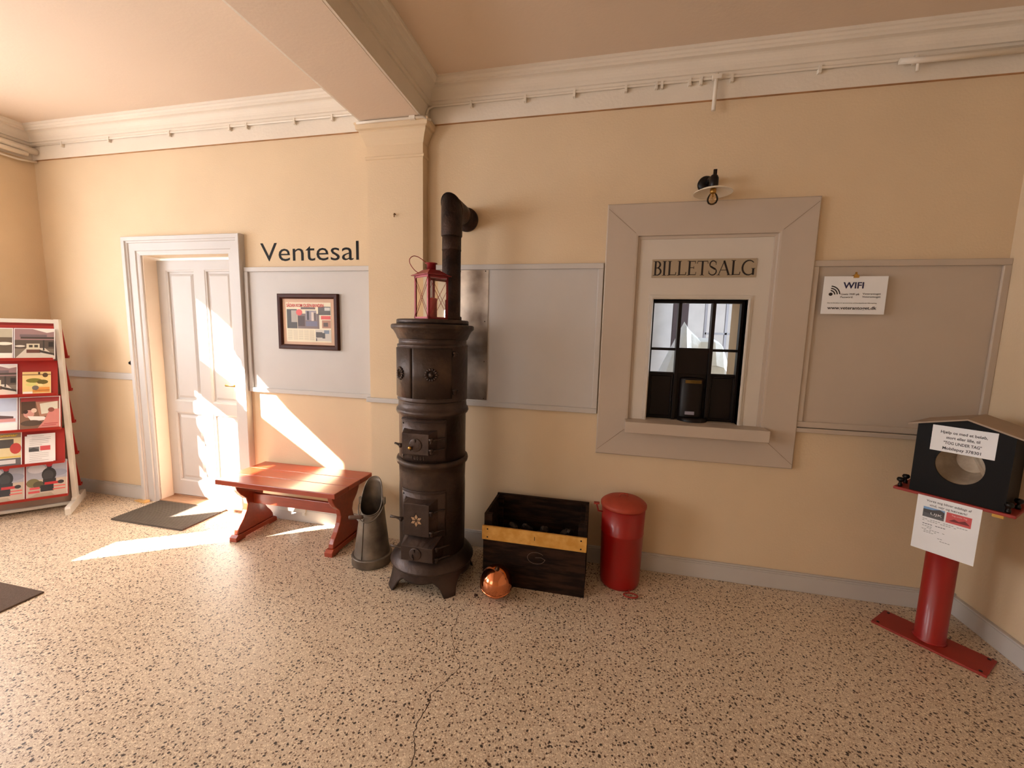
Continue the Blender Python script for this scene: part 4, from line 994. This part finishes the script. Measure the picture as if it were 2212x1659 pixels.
# notices
MU = lambda x, y, z: MX(x, y, z)
t = B(); t.box((-.075, -.1445, .220), (.134, -.1432, .342), PAPER)
for s_, x, z, wd, sz in (('Hjælp os med et beløb,', .0295, .308, .150, .018), ('stort eller lille, til', .0295, .284, .108, .018), ('"TOG UNDER TAG"', .0295, .258, .122, .019), ('Mobilepay 378301', .0295, .232, .124, .019)):
    t.text(s_, x - wd / 2, z, sz, INKT, MU(0, -.1447, 0), width=wd, bold=.0003)
tag(t.out('donation_notice'), 'white notice asking for any amount, taped above the round opening of the black box', 'notice')
dn = bpy.data.objects['donation_notice']; dn.location = cb.location; dn.rotation_euler = cb.rotation_euler
t = B(); n0 = (-.088, .126); zt, zb = .790, .520
t.box((n0[0], -.1585, zb), (n0[1], -.1572, zt), PAPER); NY = -.1588
def tri(x0, z0, x1, z1, col, y=NY): t.face([(x0, y, z0), (x1, y, z0), (x1, y, z1), (x0, y, z1)], flat(col))
for s_, x, z, wd, sz in (('Vores tog bliver ødelagt af', .020, .765, .150, .015), ('vind, vejr og hærværk!', .020, .745, .125, .015)): t.text(s_, x - wd / 2, z, sz, INKT, MU(0, NY, 0), width=wd)
tri(-.062, .688, .012, .738, (92, 92, 96)); tri(-.062, .722, .012, .738, (120, 160, 205), NY - .0002); t.face([(-.062, NY - .0004, .726), (-.03, NY - .0004, .728), (-.005, NY - .0004, .737), (.012, NY - .0004, .728), (.012, NY - .0004, .70), (-.062, NY - .0004, .71)], flat((70, 68, 70))); t.text('UJK', -.035, .704, .016, flat((225, 225, 225)), MU(0, NY - .0006, 0), width=.04)
tri(.018, .688, .100, .738, (206, 84, 84)); t.face([(.03, NY - .0003, .700), (.045, NY - .0003, .712), (.06, NY - .0003, .706), (.08, NY - .0003, .716), (.095, NY - .0003, .702), (.095, NY - .0003, .699), (.03, NY - .0003, .698)], flat((120, 40, 44))); t.text('Tog under Tag', .035, .725, .009, flat((240, 200, 200)), MU(0, NY - .0003, 0), width=.05)
for z, x0, x1 in ((.676, -.06, .1), (.668, -.06, .06), (.652, -.058, .04), (.642, -.058, -.01), (.635, -.05, -.02), (.626, -.058, .03), (.619, -.05, .0), (.612, -.05, .0), (.596, .0, .03), (.585, -.0, .046)):
    for k in range(int((x1 - x0) / .009)):
        if (k * 7 + int(z * 1000)) % 5: tri(x0 + k * .009, z, x0 + k * .009 + .007, z + (.0032 if z in (.652,) else .002), (96, 96, 104))
tag(t.out('appeal_notice'), 'white sheet with two small pictures hanging below the shelf of the red stand', 'notice')
an = bpy.data.objects['appeal_notice']; an.location = (1.725, -.315, 0); an.rotation_euler = cb.rotation_euler

# ---------------------------------------------------------------- brochure rack
RO = Vector((-4.27, -.255)); U = Vector((-.676, -.737)); NN = Vector((.737, -.676))
def rackm(): return Matrix(((U.x, NN.x, 0, RO.x), (U.y, NN.y, 0, RO.y), (0, 0, 1, 0), (0, 0, 0, 1)))   # local (s, n, z)
RM = rackm(); rk = thing('brochure_rack', 'white free-standing rack with dark red shelves of train magazines in the left corner', 'rack')
rk.matrix_world = Matrix.Translation((RO.x, RO.y, 0)) @ Matrix.Rotation(math.atan2(-U.y, -U.x), 4, 'Z')
# rack-local frame: X = -s, Y = -n (so +x points right in view, -y faces the room)
def RK(sv_, n_, z_): return (-sv_, -n_, z_)
SW = .475
t = B()
for s0 in (-.018, SW - .012):
    t.box(RK(s0, -.035, .03), RK(s0 + .028, .035, 1.545), WHITE)
t.box(RK(.010, -.032, 1.512), RK(SW - .012, .032, 1.542), WHITE); t.box(RK(.010, -.03, .022), RK(SW - .012, .03, .045), WHITE)
t.out('upright_frame', rk, bev=.002)
for s0 in (-.020, SW - .014):
    nb = -.23 if s0 < 0 else -.165
    t = B(); t.prism([(-p[0], p[1]) for p in ((nb, .0), (nb, .05), (nb + .012, .065), (-.06, .065), (-.04, .08), (.04, .08), (.06, .065), (.225, .065), (.235, .05), (.235, .0))], 0, -s0, -(s0 + .032), WHITE)
    t.out('foot', rk, bev=.002)
t = B(); t.box(RK(.010, -.006, .045), RK(SW - .012, .006, 1.512), mat('rack_back', (150, 126, 112), .6)); bp = t.out('back_panel', rk); 
t = B(); t.box(RK(.010, .006, 1.40), RK(SW - .012, .012, 1.512), RED_RACK); t.out('header_strip', rk)
SH = [1.232, .957, .684, .410, .133]
for zb_ in SH:
    t = B()
    for sg_ in (1, -1):
        # sloping back rest, bottom tray and lip
        p = [(sg_ * .022, zb_ + .262), (sg_ * .028, zb_ + .262), (sg_ * .104, zb_ + .002), (sg_ * .120, zb_), (sg_ * .126, zb_ + .016), (sg_ * .129, zb_ + .016), (sg_ * .124, zb_ - .006), (sg_ * .096, zb_ - .004)]
        if sg_ < 0: p = [(a_ * 1.3, b_) for a_, b_ in p]
        t.prism([(-a, b) for a, b in p], 0, -(.012) if sg_ > 0 else .017, -(SW - .014), RED_RACK)
    t.out('shelf', rk)
# magazines
def mag(nm, s0, s1, zb_, hgt, items, label, cat='magazine', dn=0, thick=.004, grp=None):
    """items drawn in unit coordinates (u right, v up)"""
    th = math.atan2(.076, .26); wd = s1 - s0
    b = B(); b.box((0, 0, 0), (wd, thick, hgt), PAPER)
    mm_ = MX(0, -.0003, 0); lay = 0
    for it in items:
        lay += 1; y = -.0003 - lay * .00012
        if it[0] == 'r': _, u0, v0, u1, v1, col = it; b.face([(u0 * wd, y, v0 * hgt), (u1 * wd, y, v0 * hgt), (u1 * wd, y, v1 * hgt), (u0 * wd, y, v1 * hgt)], flat(col, .3))
        elif it[0] == 'p': b.face([(p[0] * wd, y, p[1] * hgt) for p in it[1]], flat(it[2], .3))
        elif it[0] == 'e': _, cu_, cv_, ru, rv, col = it; b.face([((cu_ + ru * math.cos(R(a))) * wd, y, (cv_ + rv * math.sin(R(a))) * hgt) for a in range(0, 360, 20)], flat(col, .3))
        elif it[0] == 't': _, s_, u0, v0, wu, sz, col = it; b.text(s_, u0 * wd, v0 * hgt, sz, flat(col, .3), MX(0, y, 0), width=wu * wd, bold=.0006, depth=.0001)
    o = b.out(nm)
    # place: bottom right corner at s0, resting on tray
    Rr = Matrix.Rotation(math.atan2(-U.y, -U.x), 4, 'Z'); base = Matrix.Translation((RO.x, RO.y, 0)) @ Rr
    o.matrix_world = base @ Matrix.Translation((-s1, -(.112 + dn), zb_ + .005)) @ Matrix.Rotation(-th, 4, 'X')
    tag(o, label, cat, grp); return o
SEP = (74, 60, 52)
station = [('r', 0.02, 0.02, .98, .98, (120, 108, 96)), ('r', .02, .62, .98, .98, (150, 120, 120)), ('p', [(.45, .98), (.98, .98), (.98, .9), (.8, .86)], (228, 222, 214)), ('r', .14, .72, .8, .8, (112, 96, 100)), ('r', .16, .66, .98, .72, (70, 60, 54)),
           ('r', .02, .34, .98, .62, (86, 74, 66)), ('p', [(.02, .02), (.3, .36), (.75, .36), (.98, .1), (.98, .02)], (206, 196, 182)), ('r', .3, .30, .62, .50, (204, 194, 170)), ('r', .36, .38, .45, .46, (66, 58, 50)), ('r', .49, .38, .58, .46, (66, 58, 50)), ('r', .30, .2, .64, .31, (98, 60, 52)),
           ('r', .7, .28, .74, .62, (60, 52, 48)), ('p', [(.62, .3), (.98, .18), (.98, .12), (.62, .22)], (60, 52, 46)), ('e', .15, .42, .12, .03, (214, 206, 194)), ('r', .84, .4, .96, .56, (40, 36, 34))]
engine = [('r', 0.01, 0.01, .99, .99, (196, 180, 164)), ('r', .01, .5, .99, .99, (170, 172, 186)), ('e', .25, .8, .22, .12, (206, 206, 214)), ('e', .75, .65, .25, .1, (150, 156, 176)), ('e', .16, .42, .16, .12, (120, 112, 74)), ('e', .3, .36, .14, .1, (84, 78, 54)), ('e', .55, .62, .18, .19, (40, 38, 40)), ('e', .53, .6, .13, .14, (60, 58, 60)), ('r', .4, .36, .72, .5, (46, 42, 44)),
          ('r', .5, .80, .62, .90, (52, 44, 46)), ('e', .56, .9, .08, .07, (190, 44, 60)), ('r', .44, .34, .82, .41, (196, 50, 54)), ('e', .84, .38, .08, .05, (50, 44, 46)), ('r', .34, .16, .66, .34, (40, 36, 38)), ('r', .08, .24, .32, .30, (214, 84, 90)), ('r', .05, .14, .32, .20, (206, 80, 84)), ('r', .66, .26, .95, .29, (222, 100, 96)), ('r', .64, .18, .95, .21, (222, 100, 96)), ('p', [(.0, .01), (.25, .12), (.6, .12), (.7, .01)], (176, 160, 140))]
mag('magazine', .004, .218, SH[0], .243, station, 'magazine with a rail station photo, right of the two on the top rack shelf')
mag('magazine', .222, .436, SH[0], .243, [('r', .02, .02, .98, .98, (96, 84, 72)), ('r', .02, .7, .98, .98, (178, 170, 150)), ('e', .8, .5, .2, .05, (220, 214, 200)), ('r', .02, .02, .98, .2, (232, 226, 214))], 'magazine cut by the left photo edge on the top rack shelf')
mag('magazine', .222, .436, SH[1], .245, station, 'white edged station magazine cut by the photo edge on the second shelf')
mag('postcard', .046, .196, SH[1], .180, [('r', 0, 0, 1, 1, (226, 196, 132)), ('r', 0, .85, 1, .9, (150, 120, 80)), ('e', .4, .62, .28, .1, (120, 116, 42)), ('e', .7, .55, .2, .1, (96, 84, 30)), ('e', .3, .45, .2, .08, (206, 200, 120)), ('r', .35, .1, .95, .32, (214, 140, 62)), ('e', .45, .3, .12, .1, (110, 100, 90)), ('e', .8, .85, .1, .1, (84, 60, 36)), ('r', .02, .02, .35, .14, (244, 232, 220)), ('r', .55, .88, .62, .99, (60, 40, 26)), ('r', .45, .18, .95, .2, (150, 84, 40)), ('e', .62, .42, .1, .05, (240, 214, 150))],
    'square card with a flowering plant picture on the second rack shelf', 'card', thick=.002)
mag('magazine', .016, .236, SH[2], .258, [('r', .02, .02, .98, .98, (130, 96, 76)), ('r', .05, .84, .98, .98, (170, 66, 66)), ('r', .06, .5, .4, .86, (86, 60, 44)), ('p', [(.4, .84), (.96, .84), (.96, .42), (.5, .38)], (176, 130, 108)), ('p', [(.5, .78), (.94, .84), (.94, .5), (.54, .46)], (222, 220, 204)), ('e', .24, .48, .13, .12, (206, 150, 140)), ('e', .36, .58, .07, .07, (228, 200, 180)), ('e', .16, .55, .06, .06, (70, 44, 36)), ('p', [(.2, .42), (.6, .38), (.72, .28), (.3, .25)], (238, 226, 222)), ('p', [(.45, .04), (.98, .04), (.98, .6), (.75, .6), (.6, .25)], (206, 132, 124)), ('e', .78, .58, .08, .07, (140, 82, 68)), ('e', .3, .2, .26, .09, (84, 66, 54)), ('r', .55, .1, .9, .12, (176, 70, 70)), ('r', .6, .15, .95, .17, (176, 70, 70))],
    'thick reddish magazine showing two seated travellers on the third rack shelf', thick=.014)
mag('magazine', .242, .452, SH[2], .258, [('r', .02, .02, .98, .98, (214, 220, 234)), ('r', .02, .6, .98, .98, (190, 204, 228)), ('p', [(.3, .52), (.9, .44), (.9, .38), (.3, .38)], (96, 74, 74)), ('r', .4, .28, .95, .38, (206, 150, 150)), ('r', .02, .02, .98, .25, (242, 240, 240))], 'pale blue magazine cut by the photo edge on the third shelf')
mag('magazine', .242, .452, SH[3], .262, [('r', .02, .02, .98, .98, (222, 206, 160)), ('r', .02, .84, .98, .98, (150, 128, 104)), ('r', .3, .55, .8, .8, (78, 72, 66)), ('e', .85, .52, .14, .16, (190, 60, 52)), ('r', .3, .03, .98, .24, (96, 92, 96)), ('r', .45, .08, .85, .2, (206, 204, 206)), ('r', .02, .26, .98, .3, (214, 186, 90)), ('t', 'ommar', .45, .88, .45, .03, (232, 196, 40))], 'summer magazine with yellow title cut by the photo edge on the fourth shelf')
for k, (ds, dz) in enumerate(((-.012, .012), (0, 0))):
    its = []
    for i in range(14):
        if 5 <= i <= 7: continue
        its.append(('r', .16, .92 - i * .062, .84 if i % 4 else .6, .928 - i * .062, (120, 122, 132)))
    its += [('r', .14, .44, .50, .60, (110, 110, 114)), ('p', [(.14, .52), (.3, .58), (.5, .5), (.5, .44), (.14, .44)], (70, 70, 72)), ('r', .54, .46, .90, .62, (206, 84, 90))]
    mag('leaflet', .074 + ds, .226 + ds, SH[3] + dz, .222, its if k else its[:3], ('white printed leaflet sticking up behind the other on the fourth rack shelf', 'white leaflet with one grey and one red picture on the fourth rack shelf')[k], 'leaflet', dn=.003 * k - .002, thick=.0012)
mag('magazine', .016, .240, SH[4], .285, engine + [('t', 'VETERANTOGET', .04, .925, .86, .024, (196, 40, 70))], 'magazine with a black and red steam engine cover, whole on the bottom rack shelf', thick=.006)
mag('magazine', .250, .462, SH[4], .285, engine + [('t', 'VETERANTOGET', .04, .925, .86, .024, (196, 40, 70))], 'steam engine magazine cut by the photo edge on the bottom rack shelf', thick=.006)
